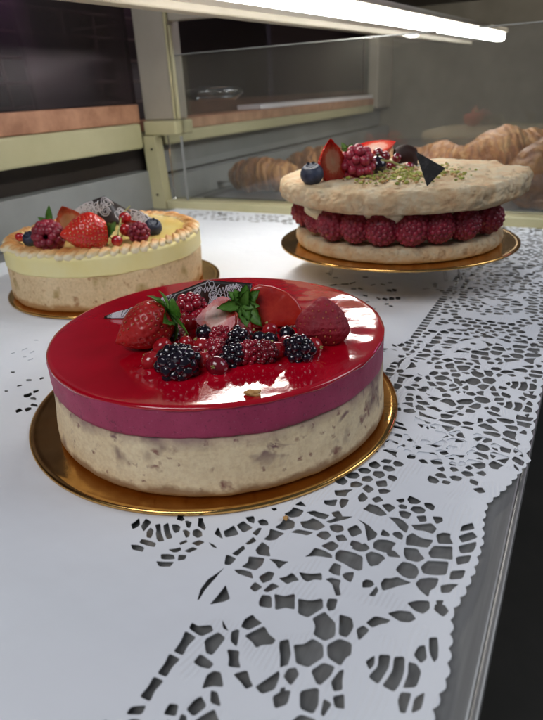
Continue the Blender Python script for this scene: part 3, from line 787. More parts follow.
def blueberry_bm(r):
    bm = bmesh.new(); rr = bmesh.ops.create_uvsphere(bm, u_segments=40, v_segments=24, radius=r)
    for v in bm.verts:
        t = v.co.z/r
        if t > .80: v.co.z -= (t-.80)*r*1.5
        v.co.z *= .92
    for k in range(5):
        a = 2*PI*k/5; leafblade(bm, (r*.30*cos(a), r*.30*sin(a), r*.72), (cos(a)*.8, sin(a)*.8, .6), (0, 0, 1), r*.30, r*.36, .0, n=4)
    return bm
PROTO = {}
def put(kind, maker, mats, loc, rot, label, cat, group=None, name=None, scale=1.0):
    """first use links the mesh, later uses copy the object"""
    if kind in PROTO:
        o = PROTO[kind].copy(); COL.objects.link(o)
        for k in list(o.keys()):
            if k in ('label', 'category', 'group'): del o[k]
        o.name = name or kind
    else:
        o = link(name or kind, maker(), mats); PROTO[kind] = o
    o.location = loc; o.rotation_euler = rot; o.scale = (scale,)*3
    return tag(o, label, cat, group)
def aim(axis, spin=0.0):
    """Euler that turns local +Z to axis"""
    q = Vector(axis).normalized().to_track_quat('Z', 'Y').to_matrix()
    return (q @ Matrix.Rotation(spin, 3, 'Z')).to_euler()
VR = R_.copy(); VR.z = 0; VR.normalize(); VF = _f.copy(); VF.z = 0; VF.normalize(); UP = Vector((0, 0, 1))   # image right / away / up on the counter
def vdir(r, f, u): return VR*r+VF*f+UP*u

# -- mousse cake body
cake = empty('mousse_cake', C1+Vector((0, 0, .0024)), 'round red glazed berry mousse cake with pale sponge base, nearest of the three cakes', 'cake')
zt = TOP1-.0024; Rc = .1
def d_sp(p, a, k):
    if p.xy.length < .05: return p
    n = N(p, 35, 1)*.0011+N(p, 110, 2)*.0006; q = p.xy.normalized(); return p+Vector((q.x, q.y, 0))*n
prof = [(0, 0), (.085, 0), (.0990, .0), (.1012, .0012), (.1022, .0035)]+[(.1022-.0002*i, .006+.0025*i) for i in range(11)]+[(.0985, .0340), (.0, .0340)]
link('sponge', lathe(prof, 256, d_sp), 'sponge', cake)
zm = .0333
def d_ms(p, a, k):
    if p.xy.length < .09: return p
    q = p.xy.normalized(); n = N(p, 26, 5)*.0007+N(p, 140, 6)*.0003
    dz = (N((cos(a)*3, sin(a)*3, 0), 1.2, 4)*.0012+N((cos(a)*3, sin(a)*3, 1), 5, 4)*.0005) if k <= 3 else 0
    return p+Vector((q.x*n, q.y*n, dz))
prof = [(0, zm+.001), (.095, zm+.001), (.0990, zm-.0002), (.1000, zm+.0006), (.1003, zm+.002)]+[(.1003, zm+.002+.00120*i) for i in range(1, 13)]+[(.0998, zt-.0008), (.0, zt-.0008)]
link('mousse_layer', lathe(prof, 256, d_ms), 'mousse', cake)
# glaze : height field disc with a wavy rolled edge
BERRIES = []   # filled below: (px,py,r,kind)
SP = [  # px, py, radius mm, kind, label
 (162, 346, 5.3, 'red', 'wet redcurrant under the whole strawberry, second from the left end of the berry heap'),
 (151, 361, 5.0, 'red', 'wet redcurrant at the far left end of the berry heap on the red cake'),
 (186, 343, 4.2, 'red', 'small redcurrant between the whole strawberry calyx and the black berries'),
 (202, 346, 4.8, 'red', 'redcurrant just right of the big blackberry, under the small black currant'),
 (221, 336, 6.2, 'rasp', 'bright wet raspberry right under the pale cut strawberry'),
 (215, 350, 6.4, 'rasp', 'wet raspberry in the centre of the berry heap, left of the stacked blackberries'),
 (203, 360, 4.5, 'red', 'redcurrant touching the lower right side of the big blackberry'),
 (217, 366, 5.4, 'dark', 'dark red currant lying lowest in the middle of the berry heap'),
 (231, 345, 4.0, 'red', 'small redcurrant pressed against the stacked blackberries'),
 (249, 353, 7.0, 'rasp', 'large wet raspberry right of the stacked blackberries'),
 (266, 353, 6.8, 'rasp', 'large dark raspberry in the front row, right of centre of the heap'),
 (276, 351, 5.0, 'red', 'redcurrant left of the round wet blackberry in the front row'),
 (270, 330, 4.6, 'red', 'redcurrant at the foot of the tall strawberry slice'),
 (314, 347, 5.0, 'red', 'redcurrant at the right end of the heap below the frosted strawberry'),
 (306, 338, 4.2, 'dark', 'small dark currant left of the frosted strawberry'),
 (190, 323, 5.0, 'red', 'redcurrant below the calyx leaves of the whole strawberry'),
 (238, 340, 6.2, 'bb', 'small blackberry on top of the dark pair at the middle of the heap'),
 (233, 356, 6.6, 'bb', 'small blackberry under the other one at the middle of the heap'),
 (259, 339, 4.4, 'black', 'small black currant behind the large wet raspberry'),
 (270, 340, 4.6, 'black', 'shiny black currant behind the large dark raspberry'),
 (287, 334, 4.6, 'black', 'black currant in the back row below the right part of the strawberry slice'),
 (299, 350, 7.4, 'bb', 'round wet blackberry at the front right of the berry heap'),
 (320, 337, 4.6, 'black', 'black currant tucked under the frosted strawberry'),
 (204, 333, 4.8, 'black', 'glossy black currant left under the pale cut strawberry'),
 (174, 336, 4.2, 'black', 'small black currant under the whole strawberry, above the redcurrants'),
 (247, 334, 4.2, 'dark', 'dark currant behind the black pair, under the leaves'),
 (224, 357, 4.2, 'dark', 'dark little currant filling the gap before the black pair'),
 (286, 343, 4.4, 'dark', 'dark red currant squeezed between black currants at the right'),
 (195, 353, 4.0, 'dark', 'dark currant on the right shoulder of the big blackberry'),
]
placed = []
for px, py, r, k, lab in SP:
    r /= 1000; z = TOP1+r*.82; z += .003 if k == 'bb' and (px, py) == (238, 340) else 0
    placed.append((at(px, py, z), r, k, lab))
bigs = [at(145, 340, TOP1), at(217, 325, TOP1), at(276, 318, TOP1), at(322, 334, TOP1), at(178, 372, TOP1)]
def gl_h(p):
    w = C1+Vector((p.x, p.y, 0)); h = 0
    for q, r, k, l in placed:
        d = (Vector((q.x, q.y))-w.xy).length
        if d < r*1.75: h = max(h, .0022*(1-(d/(r*1.75))**2)**1.5)
    for q in bigs:
        d = (q.xy-w.xy).length
        if d < .015: h = max(h, .0010*(1-(d/.015)**2)**1.5)
    n = N(p, 14, 3)*.0002+N(p, 45, 8)*.00006
    e = max(0, (p.x*VR.x+p.y*VR.y)/.1)           # the sugar skin is more rippled toward one side of the cake
    n += (N((p.x+p.y*.3+.006*N(p, 30, 5), p.y*1.3+.008*N(p, 25, 6), 0), 58, 2)*.00055+N((p.x*1.4, p.y-p.x*.5, 0), 110, 7)*.00010)*e**1.2
    return h+n
bm = bmesh.new(); segs = 300; rings = []; rr = [0]+[.0985*((i/90)**.9) for i in range(1, 91)]
for i, r in enumerate(rr):
    if i == 0: rings.append([bm.verts.new((0, 0, zt+gl_h(Vector((0, 0, 0)))))]); continue
    ring = []
    for k in range(segs):
        a = 2*PI*k/segs; p = Vector((r*cos(a), r*sin(a), 0)); fall = min(1, (.0985-r)/.003)
        ring.append(bm.verts.new((p.x, p.y, zt+gl_h(p)*fall)))
    rings.append(ring)
for (dr_, dz) in ((.0010, -.0002), (.0017, -.0006), (.0020, -.0011), (.0019, -.0016), (.0010, -.0018)):
    ring = []
    for k in range(segs):
        a = 2*PI*k/segs; q = Vector((cos(a)*3, sin(a)*3, 0)); w = 1+(N(q, 1.6, 9)*.7+N(q, 7, 9)*.35+.25*(q.y < 0)) if dz < -.0009 else 1
        r = .0985+dr_+N(q, 3, 2)*.0003
        ring.append(bm.verts.new((r*cos(a), r*sin(a), zt+dz*max(.5, w))))
    rings.append(ring)
for i in range(len(rings)-1):
    A, B = rings[i], rings[i+1]
    for k in range(segs):
        j = (k+1) % segs
        if len(A) == 1: bm.faces.new((A[0], B[k], B[j]))
        else: bm.faces.new((A[k], B[k], B[j], A[j]))
link('glaze', bm, 'glaze', cake)

kinds = {'red': ('redcurrant', 'currant', 'currant', .005), 'dark': ('redcurrant', 'currant_dark', 'currant', .005), 'black': ('blackcurrant', 'black', 'currant', .005)}
rnd = random.Random(3)
for q, r, k, lab in placed:
    if k in ('rasp', 'bb'):
        sd = len(lab); mt = 'black' if k == 'bb' else ('rasp_glossy' if 'dark' not in lab else 'currant_dark')
        bm = raspberry_bm(r*.95, r*.95, sd, dr=r*(.36 if k == 'bb' else .27), inner=.86)
        for v in bm.verts: v.co += v.co*N(v.co, 130, sd)*.22
        o = link('raspberry' if k == 'rasp' else 'blackberry', bm, mt, loc=q, rot=(rnd.uniform(.4, 1.4), rnd.uniform(-.6, .6), rnd.uniform(0, 6)))
        tag(o, lab, 'raspberry' if k == 'rasp' else 'blackberry', 'larger berries heaped on the red cake'); continue
    nm, mt, ct, _ = kinds[k]
    rot = Euler((rnd.uniform(-1.2, 1.2), rnd.uniform(-1.2, 1.2), rnd.uniform(0, 6)))
    o = put(nm+k, lambda: currant_bm(.005), [mt, 'stem' if k != 'black' else 'choc'], q, rot, lab, ct, 'currants heaped on the red cake', nm, r/.005)
    o.scale = tuple(r/.005*rnd.uniform(.93, 1.12) for _ in range(3))
# blackberry of the front left
def blackberry_bm(L, R):
    bm = bmesh.new(); rnd = random.Random(5); sphere(bm, (0, 0, 0), R*.8, 3, 0, (1, 1, L/R*.42))
    for i in range(7):
        t = -1+2*i/6; r = R*math.sqrt(max(0.02, 1-t*t))*.80; n = max(1, int(2*PI*r/.0050))
        for k in range(n):
            a = 2*PI*(k+.5*(i % 2))/n; sphere(bm, (r*cos(a), r*sin(a), t*L*.42), .0031*rnd.uniform(.85, 1.15), 3, 0, (1, 1, 1), .2)
    return bm
put('blackberry', lambda: blackberry_bm(.022, .0095), 'black', at(178, 363, TOP1+.0065), aim(vdir(1, .25, .12)), 'large wet blackberry at the front left of the berry heap', 'blackberry')

def straw(name, L, W, pos, tipdir, seed, mats, label, leaves=None, cut=False, face=None, spin=0, seeds=True, nz=.04):
    """tipdir: direction the tip points; face: direction of the cut"""
    root = empty('strawberry', pos, label, 'strawberry')
    z = -Vector(tipdir).normalized()
    if face is not None:
        y = -Vector(face); y = (y-z*y.dot(z)).normalized(); x = y.cross(z); rm = Matrix((x, y, z)).transposed()
    else: rm = z.to_track_quat('Z', 'Y').to_matrix() @ Matrix.Rotation(spin, 3, 'Z')
    root.rotation_euler = rm.to_euler()
    link('flesh', strawberry_bm(L, W, seed, cut, nz, seeds), mats, root)
    if leaves:
        n, ll, lw, dr, sd = leaves
        link('calyx', calyx_bm(n, ll, lw, dr, sd), 'leaf', root, loc=(0, 0, L*.40))
    return root
straw('s', .037, .027, at(145, 327, TOP1+.0125), vdir(-.88, -.30, -.36), 1, ['straw_dark', 'seed_red', 'cut'], 'whole dark red strawberry lying on the red cake, tip to the left, leafy', (8, .0175, .0125, .30, 2), nz=.05)
straw('s', .027, .024, at(217, 316, TOP1+.011), vdir(-.75, .1, -.15), 2, ['straw', 'seed', 'cut'], 'small cut strawberry showing pale pink flesh at the middle of the red cake', None, cut=True, face=vdir(-.10, -.75, .75))
# leaves of the cut strawberry
bm = bmesh.new()
for (d, L_, W_, dr) in ((vdir(.2, -.1, .95), .013, .008, .1), (vdir(.75, -.2, .75), .013, .008, .3), (vdir(-.75, -.4, .1), .016, .007, .2), (vdir(.45, -.6, -.35), .018, .009, .2), (vdir(-.3, -.3, .8), .011, .007, .4), (vdir(.1, -.7, -.5), .015, .008, .1), (vdir(-.7, .1, .75), .012, .006, .2), (vdir(.1, -.5, .5), .010, .007, .6), (vdir(.6, -.6, .2), .010, .007, .5)):
    leafblade(bm, (0, 0, 0), d, -VF+UP*.5, L_, W_, dr, serr=.12)
tag(link('strawberry_leaf', bm, 'leaf', loc=at(243, 305, TOP1+.016)), 'green leafy calyx standing between the cut strawberry and the tall strawberry slice', 'leaf')
# tall slice
OUT = [(-15.5, -12), (-15.8, -2), (-15, 8), (-12.5, 13), (-8, 14.2), (0, 12.2), (7, 8.6), (13, 3), (16, -4), (16.2, -12)]
OUT = chaikin([Vector(p) for p in OUT], 3)
bm = bmesh.new(); R3 = []
for (kx, y) in ((.93, .0042), (1, .0030), (1.0, -.0020), (.95, -.0031), (.86, -.0034), (.6, -.0038), (.3, -.0034)):
    R3.append([bm.verts.new((p.x*.001*kx, y+.0004*N((p.x*.001*kx, 0, p.y*.001*kx), 260), (p.y-.5)*.001*kx)) for p in OUT])
for A_, B_ in zip(R3, R3[1:]):
    for i in range(len(OUT)):
        j = (i+1) % len(OUT); bm.faces.new((A_[i], A_[j], B_[j], B_[i]))
bm.faces.new(R3[0]); bm.faces.new(R3[-1][::-1]); bmesh.ops.recalc_face_normals(bm, faces=bm.faces)
tag(link('strawberry_slice', bm, 'slice', loc=at(275, 306, TOP1+.0125), rot=(math.radians(-18), math.radians(-4), math.atan2(VR.y, VR.x))), 'tall translucent red strawberry slice standing right of the green leaves on the red cake', 'strawberry')
straw('s', .030, .0285, at(322, 323, TOP1+.0105), vdir(.02, .25, 1), 4, ['straw_matte', 'seed_red', 'cut'], 'frosted dark red strawberry with a blunt tip at the right of the red cake', None, nz=.10)
put('raspberry_wet', lambda: raspberry_bm(.0095, .0095, 4), 'rasp_glossy', at(191, 309, TOP1+.009), aim(vdir(0, -.4, .9)), 'wet raspberry between the two strawberries, in front of the chocolate plaque', 'raspberry', name='raspberry')

# chocolate plaque helper
def plaque(bottom, top, name, label, thick=.0011, swirls=10, seed=1, rs=.0016, cat='chocolate', wr=.00022, nrow=8):
    """bottom/top: polylines of world points with equal counts"""
    nb = len(bottom); 
    def P(u, v):
        s = u*(nb-1); i = min(int(s), nb-2); f = s-i
        f2 = f*f*(3-2*f)*.5+f*.5
        a = bottom[i].lerp(bottom[i+1], f); b = top[i].lerp(top[i+1], f2); return a.lerp(b, v)
    def Nn(u, v):
        e = .01; du = P(min(1, u+e), v)-P(max(0, u-e), v); dv = P(u, min(1, v+e))-P(u, max(0, v-e))
        n = du.cross(dv)
        if n.length < 1e-12: return -VF
        n.normalize()
        return n if n.dot(EYE-P(u, v)) > 0 else -n
    o0 = bottom[0].copy(); root = empty(name, o0, label, cat)
    bm = bmesh.new(); nu = 36; g = [[bm.verts.new(P(i/nu, j/nrow)-o0) for j in range(nrow+1)] for i in range(nu+1)]
    fs = []
    for i in range(nu):
        for j in range(nrow):
            fs.append(bm.faces.new((g[i][j], g[i+1][j], g[i+1][j+1], g[i][j+1])))
    bmesh.ops.remove_doubles(bm, verts=bm.verts, dist=1e-7)
    bm.normal_update(); bmesh.ops.recalc_face_normals(bm, faces=bm.faces)
    if bm.faces[len(bm.faces)//2].normal.dot(EYE-o0) < 0: bmesh.ops.reverse_faces(bm, faces=bm.faces)
    bmesh.ops.solidify(bm, geom=bm.faces[:], thickness=thick)
    link('chocolate_sheet', bm, 'choc', root)
    rnd = random.Random(seed); bm = bmesh.new()
    for s in range(swirls):
        u0, v0 = rnd.uniform(.06, .94), rnd.uniform(.15, .88)
        du = (P(min(1, u0+.01), v0)-P(max(0, u0-.01), v0)); dv = (P(u0, min(1, v0+.05))-P(u0, max(0, v0-.05)))
        ru = rs/max(du.length*50, .004); rv = rs/max(dv.length*10, .004)
        kind = s % 3; pts = []
        for i in range(34):
            t = i/33
            if kind == 0: uu = u0+ru*(3.0*(t-.5)+1.1*cos(4*PI*t)); vv = v0+rv*(1.2*sin(4*PI*t)+.6*t)
            elif kind == 1: uu = u0+ru*1.6*(1-t*.8)*cos(5*PI*t); vv = v0+rv*1.6*(1-t*.8)*sin(5*PI*t)
            else: uu = u0+ru*(4.4*(t-.5)); vv = v0+rv*(.9*sin(8*PI*t)+1.2*(t-.5))
            uu = min(.99, max(.01, uu)); vv = min(.97, max(.03, vv))
            pts.append(P(uu, vv)+Nn(uu, vv)*(.0001)-o0)
        pp = [pts[0]]
        for q in pts[1:]:
            if (q-pp[-1]).length > 1e-4: pp.append(q)
        if len(pp) > 3: tube(bm, pp, wr, 5)
    link('white_swirl_print', bm, 'white_print', root)
    return root
Yb = at(180, 318, TOP1).y
bot = [at(x, y, TOP1+.0006) for x, y in ((104, 318), (150, 318), (200, 318), (254, 312))]
tops = [at(104, 316, bot[0].y+.001, 1), at(158, 299, bot[1].y+.006, 1), at(207, 280, bot[2].y+.008, 1), at(252, 283, bot[3].y+.010, 1)]
plaque(bot, tops, 'chocolate_plaque', 'dark chocolate plaque with white swirl print leaning behind the strawberries on the red cake', swirls=64, seed=4, rs=.0020)
# crumbs
bm = bmesh.new(); sphere(bm, (0, 0, 0), .0026, 3, 0, (1.5, .8, .6), .9); tag(link('crumb', bm, 'crumb', loc=at(254, 393, TOP1+.0008), rot=(0, .2, .6)), 'golden crumb on the front rim of the red glaze', 'crumb')
bm = bmesh.new(); sphere(bm, (0, 0, 0), .0013, 3, 0, (1, .8, .8), .7); tag(link('crumb', bm, 'crumb', loc=at(286, 518, .0010)), 'tiny yellow crumb on the lace paper just in front of the near cake', 'crumb')

# ------------------------------------------------------------------ lemon cake (left, behind)
C2 = Vector((-.4433, .4501, 0)); TOP2 = .0572
b2 = board((C2.x+.006, C2.y+.002, .0004), .112, 'round gold foil board under the pale lemon cake at the left')
cake2 = empty('lemon_cake', C2+Vector((0, 0, .0024)), 'round pale yellow lemon cream cake with toasted piped rim, left behind the red cake', 'cake')
z2 = TOP2-.0024-.003
def d_b(p, a, k):
    if p.xy.length < .05: return p
    n = N(p, 40, 11)*.0014+N(p, 120, 12)*.0009; q = p.xy.normalized(); return p+Vector((q.x, q.y, 0))*n
link('biscuit_base', lathe([(0, 0), (.09, 0), (.0985, 0), (.1, .002), (.1, .004)]+[(.1, .006+.0030*i) for i in range(10)]+[(.099, .0345), (0, .0345)], 200, d_b), 'biscuit', cake2)
def d_c(p, a, k):
    if p.xy.length < .09: return p
    q = p.xy.normalized(); n = N(p, 22, 15)*.0009
    return p+Vector((q.x*n, q.y*n, (N((cos(a)*3, sin(a)*3, 0), 1.5, 4)*.0012 if k <= 3 else 0)))
link('cream_layer', lathe([(0, .0335), (.095, .0335), (.0998, .0335), (.1006, .0345)]+[(.1006, .0355+.0015*i) for i in range(10)]+[(.0995, z2-.0004), (.097, z2), (0, z2)], 200, d_c), 'lemon_cream', cake2)
link('lemon_topping', lathe([(.088, z2+.0002), (.0875, z2+.0022), (.085, z2+.0030), (0, z2+.0030)], 120, lambda p, a, k: p+Vector((0, 0, N(p, 30, 3)*.0006))), 'lemon_curd', cake2)
# piped shells round the rim
bm = bmesh.new(); nS = 62; rnd = random.Random(9)
for i in range(nS):
    a = 2*PI*(i+rnd.uniform(-.12, .12))/nS; s = rnd.uniform(.80, 1.16)
    t = Vector((-sin(a), cos(a), 0)); o_ = Vector((cos(a), sin(a), 0))
    ang = a+PI/2+.95+rnd.uniform(-.15, .15)
    rm = Matrix.Rotation(ang, 3, 'Z')
    c = o_*rnd.uniform(.0915, .0932)+Vector((0, 0, z2+rnd.uniform(.0014, .0026)))
    rr = bmesh.ops.create_icosphere(bm, subdivisions=3, radius=1)
    for v in rr['verts']:
        d = v.co.copy(); ridg = 1+.13*cos(5*math.atan2(d.z, d.y)); taper = 1-.38*max(0, d.x)
        v.co = rm @ Vector((d.x*.0105*s, d.y*.0047*s*ridg*taper, (d.z*.0050+d.x*.0012)*s*ridg*taper))+c
link('piped_meringue_rim', bm, 'toast', cake2)
# fruit on it
def T2(px, py, r): return at(px, py, TOP2+r*.85)
def rasp(kind, mat, pos, ax, label, s=1.0, group=None): return put(kind, lambda: raspberry_bm(.0115, .0120, 3, dr=.0032), mat, pos, aim(ax), label, 'raspberry', group, 'raspberry', s)
o = link('raspberry', hollow_rasp_bm(.0150, .014, 2), 'rasp_dark', loc=T2(49, 236, .0140), rot=aim(vdir(.05, -.9, .12))); tag(o, 'large dark raspberry with its hollow facing the viewer on the lemon cake', 'raspberry')
put('blueberry', lambda: blueberry_bm(.007), 'blue', T2(31, 239, .007), aim(vdir(-.2, -.5, .8)), 'blueberry at the left, between a small currant and the hollow raspberry', 'blueberry', name='blueberry', scale=1.15)
put('redcurrantred', None, None, T2(20, 237, .0048), (0, .5, 0), 'small redcurrant at the left end of the fruit on the lemon cake', 'currant', name='redcurrant', scale=.95)
straw('s', .036, .032, T2(66, 226, .018)+VF*.012, vdir(-.3, .2, .9), 7, ['straw', 'seed', 'cut'], 'cut strawberry half showing pale flesh behind the hollow raspberry', None, cut=True, face=vdir(.1, -1, .25))
straw('s', .046, .037, T2(86, 233, .0165), vdir(-.8, -.35, .05), 8, ['straw', 'seed', 'cut'], 'big bright red strawberry in the middle of the lemon cake', (6, .013, .007, .1, 3))
bm = bmesh.new()
for (d, L_, W_, dr) in ((vdir(.1, 0, 1), .018, .007, .15), (vdir(-.8, -.2, .6), .013, .006, .2)): leafblade(bm, (0, 0, 0), d, -VF+UP*.2, L_, W_, dr)
tag(link('mint_leaf', bm, 'leaf', loc=at(50, 224, TOP2+.016)), 'small upright green leaf above the hollow raspberry', 'leaf')
bm = bmesh.new()
for (d, L_, W_, dr) in ((vdir(-.7, -.5, -.4), .015, .008, .1), (vdir(.4, -.4, .6), .012, .007, .2), (vdir(-.4, -.3, .8), .010, .006, .2)): leafblade(bm, (0, 0, 0), d, -VF+UP*.3, L_, W_, dr)
tag(link('mint_leaf', bm, 'leaf_pale', loc=at(111, 231, TOP2+.014)), 'pale green leaf to the right of the big strawberry', 'leaf')
for px, py, r, hh, lab in ((125, 218, 6.2, .020, 'top redcurrant of the little sprig on the lemon cake'), (126, 230, 6.4, .010, 'lower redcurrant of the little sprig on the lemon cake'), (96, 245, 5, .004, 'redcurrant on the piped rim before the big strawberry'), (117, 241, 5.4, .0045, 'redcurrant low beside the pale leaf on the lemon cake')):
    put('redcurrantred', None, None, at(px, py, TOP2+hh), (px, py, 0), lab, 'currant', name='redcurrant', scale=r/5)
bm = bmesh.new(); q0 = at(117, 240, TOP2+.006); tube(bm, [q0-q0, at(119, 228, TOP2+.014)-q0, at(122, 214, TOP2+.024)-q0, at(130, 206, TOP2+.031)-q0], .0007, 6)
tag(link('currant_stalk', bm, 'stem', loc=q0), 'thin green currant stalk standing beside the big strawberry', 'stalk')
rasp('raspberry_small', 'rasp_dark', T2(139, 233, .0095), vdir(.3, -.5, .7), 'dark raspberry left of the right blueberry on the lemon cake', .85)
straw('s', .020, .017, at(132, 228, TOP2+.012), vdir(-.5, .1, .5), 9, ['straw', 'seed', 'cut'], 'small strawberry piece behind the dark raspberry', None, cut=True, face=vdir(0, -1, .3))
put('blueberry', None, None, T2(153, 227, .0085), aim(vdir(.3, -.5, .8)), 'blueberry at the right end of the fruit on the lemon cake', 'blueberry', name='blueberry', scale=1.3)
bY = at(95, 232, TOP2).y
bot = [at(x, 226, TOP2+.002) for x in (64, 85, 110, 136)]; bot = [Vector((p.x, p.y, p.z))+VF*.006 for p in bot]
def above(p, px, py, lean):   # point above p in the photograph, leaning away
    return at(px, py, p.y+lean, 1)
plaque(bot, [above(bot[0], 66, 216, .001), above(bot[1], 84, 203, .004), above(bot[2], 104, 196, .006), above(bot[3], 132, 212, .008)], 'chocolate_plaque', 'dark chocolate plaque with thick white swirls behind the big strawberry on the lemon cake', swirls=26, seed=8, rs=.0040, wr=.00045)
bot = [at(x, 228, TOP2+.002)+VF*.004 for x in (131, 141, 156)]
plaque(bot, [above(bot[0], 131, 209, .005), above(bot[1], 141, 211, .005), above(bot[2], 157, 222, .004)], 'chocolate_plaque', 'small chocolate plaque with white print behind the right blueberry on the lemon cake', swirls=8, seed=3, rs=.004, wr=.0006)

# ------------------------------------------------------------------ meringue sandwich cake
C3 = Vector((-.1657, .5814, 0)); ZB3 = .0365
board((C3.x, C3.y, ZB3), .12, 'round gold foil board raised on a clear stand under the meringue cake')
stand = empty('cake_stand', (C3.x, C3.y, 0), 'low clear acrylic stand lifting the meringue cake board', 'cake stand')
link('plate', lathe([(0, .0325), (.085, .0325), (.086, .0335), (.086, .0352), (.085, .0360), (0, .0360)], 96), 'acrylic', stand)
for px, py, a in ((446, 282, .2), (461, 281, -.6), (330, 276, .9), (300, 262, 0)):
    q = at(px, py, .0)-Vector((C3.x, C3.y, 0))
    if q.length > .08: q *= .08/q.length
    t = Vector((q.x*.86, q.y*.86, .0322)); bm = bmesh.new()
    tube(bm, [q+Vector((0, 0, .0012)), q.lerp(t, .5)+Vector((0, 0, .0012)), t], .0017, 8)
    link('leg', bm, 'chrome', stand)
ZC = ZB3+.0022
pav = empty('meringue_cake', (C3.x, C3.y, ZC), 'round meringue sandwich cake filled with raspberries and cream, at the right behind the red cake', 'cake')
def d_m(amp, seed, rough=1.0):
    def f(p, a, k):
        n = N(p, 22, seed)*amp+N(p, 60, seed+1)*amp*.55+N(p, 150, seed+2)*amp*.32+N(p, 330, seed+3)*amp*.16-abs(N(p, 95, seed+5))*amp*.30*rough-abs(N(p, 230, seed+6))*amp*.35*rough
        q = p.xy; q = q.normalized() if q.length > 1e-4 else q
        w = min(1, p.xy.length/.08)
        return p+Vector((q.x*n*w, q.y*n*w, n*(.45)*(0 if p.z < .001 else 1)))
    return f
def rounded(R, z0, z1, nr=10, ns=22, er=.45):
    h = (z1-z0)/2; zc = (z0+z1)/2; pr = [(0, z0)]+[(R*(i/nr)*.93, z0) for i in range(1, nr)]
    for i in range(ns+1):
        a = -PI/2+PI*i/ns; pr.append((R-h*.9+h*.9*abs(cos(a))**.7, zc+h*sin(a)))
    pr += [(R*(1-i/60)*.93, z1+.0012*(i/60)) for i in range(1, 60)]+[(0, z1+.0012)]
    return pr
link('bottom_disc', lathe(rounded(.104, 0, .0140), 420, d_m(.0022, 21)), 'meringue', pav)
def d_top(p, a, k):
    q = d_m(.0048, 31)(p, a, k)
    lob = 1+.018*sin(a*3+1)+.012*sin(a*7)
    return Vector((q.x*lob, q.y*lob, q.z+.0012*sin(a*2+.6)*(p.xy.length/.12)+(.0035*max(0, 1-(p.xy.length/.11)**2) if p.z > ZT0+.012 else 0)))
ZT0 = .0455
link('top_disc', lathe(rounded(.1190, ZT0, ZT0+.0200, ns=30), 480, d_top), 'meringue', pav)
TOP3 = ZC+ZT0+.0205
link('cream_filling', lathe([(0, .0130), (.080, .0130), (.088, .016), (.086, .024), (.088, .0400), (.088, .0465), (0, .0465)], 120, lambda p, a, k: p+(Vector((cos(a), sin(a), 0))*(.005*N((cos(a)*4, sin(a)*4, p.z*60), 1.3, 3)) if p.xy.length > .05 else Vector())), 'cream', pav)
RR = [(300, 219), (316, 228), (333, 227), (356, 228), (382, 229), (411, 229), (438, 228), (464, 223), (487, 216)]
for i, (px, py) in enumerate(RR):
    # ray meets the ring of radius .094 at berry height
    best = min((C3+Vector((.0935*cos(t/200), .0935*sin(t/200), ZC+.0300)) for t in range(-700, 560)), key=lambda p: abs((p-EYE).dot(R_)/(p-EYE).dot(_f)*F+271.5-px)+(100 if (p-C3).dot(VF) > .03 else 0))
    o = (PROTO['rb'].copy() if 'rb' in PROTO else link('raspberry', raspberry_bm(.0150, .0150, 12, dr=.0026, inner=.955), 'rasp_dark'))
    if 'rb' in PROTO: COL.objects.link(o)
    PROTO.setdefault('rb', o); o.parent = pav; o.name = 'raspberry'
    loc = best-pav.location; out = Vector((loc.x, loc.y, 0)).normalized()
    s = (1.0, .72, 1.03, .98, 1.05, 1.05, .98, 1.0, 1.02)[i]
    o.location = loc+Vector((0, 0, -.002 if s < .8 else 0)); o.scale = (s, s, s*.98); o.rotation_euler = aim(out*.9+UP*(.2 if i % 2 else -.1), i)
for k in range(9):     # back half of the ring
    a = math.atan2(VF.y, VF.x)-PI*.42+k*PI*.84/8
    o = PROTO['rb'].copy(); COL.objects.link(o); o.parent = pav; o.location = (.0935*cos(a), .0935*sin(a), .0300); o.rotation_euler = (0, 1.4, a); o.name = 'raspberry'
for px, s in ((322, 1.3), (394, 1.0), (372, .8)):   # cream blobs between berries
    best = min((C3+Vector((.092*cos(t/200), .092*sin(t/200), ZC+.0430)) for t in range(-700, 560)), key=lambda p: abs((p-EYE).dot(R_)/(p-EYE).dot(_f)*F+271.5-px)+(100 if (p-C3).dot(VF) > .03 else 0))
    bm = bmesh.new(); sphere(bm, (0, 0, 0), .0095*s, 3, 0, (1.35, 1.2, .85), .3); link('cream_dollop', bm, 'cream', pav, loc=best-pav.location)
# toppings
def T3(px, py, h): return at(px, py, TOP3+h)
put('blueberry', None, None, T3(312, 174, .0085), aim(vdir(-.1, -.3, .9)), 'single dark blueberry at the left end of the toppings on the meringue cake', 'blueberry', name='blueberry', scale=1.5)
straw('s', .041, .029, T3(333, 162, .017), vdir(-.1, .1, 1), 12, ['straw', 'seed', 'cut'], 'upright strawberry half beside the blueberry on the meringue cake', None, cut=True, face=vdir(.45, -.8, .3))
rasp('raspberry_top', 'rasp', T3(357, 165, .012), vdir(.1, -.5, .8), 'raspberry right of the upright strawberry half on the meringue cake', 1.38)
straw('s', .046, .033, T3(375, 148, .021)+VF*.004, vdir(.9, .1, .2), 13, ['straw', 'seed', 'cut'], 'strawberry half lying with pale cut face up behind the raspberry on the meringue cake', None, cut=True, face=vdir(-.2, -.35, .9))
bm = bmesh.new()
for (d, L_, W_, dr) in ((vdir(-.4, 0, .8), .011, .006, .2), (vdir(.5, 0, .8), .010, .006, .3), (vdir(-.2, -.8, .3), .012, .006, .2)): leafblade(bm, (0, 0, 0), d, -VF+UP*.3, L_, W_, dr)
tag(link('strawberry_leaf', bm, 'leaf_pale', loc=T3(347, 153, .022)), 'small pale green leaf between the strawberry halves on the meringue cake', 'leaf')
put('blackcurrantblack', None, None, T3(377, 166, .008), (0, 0, 0), 'black currant right of the raspberry on the meringue cake', 'currant', name='blackcurrant', scale=1.9)
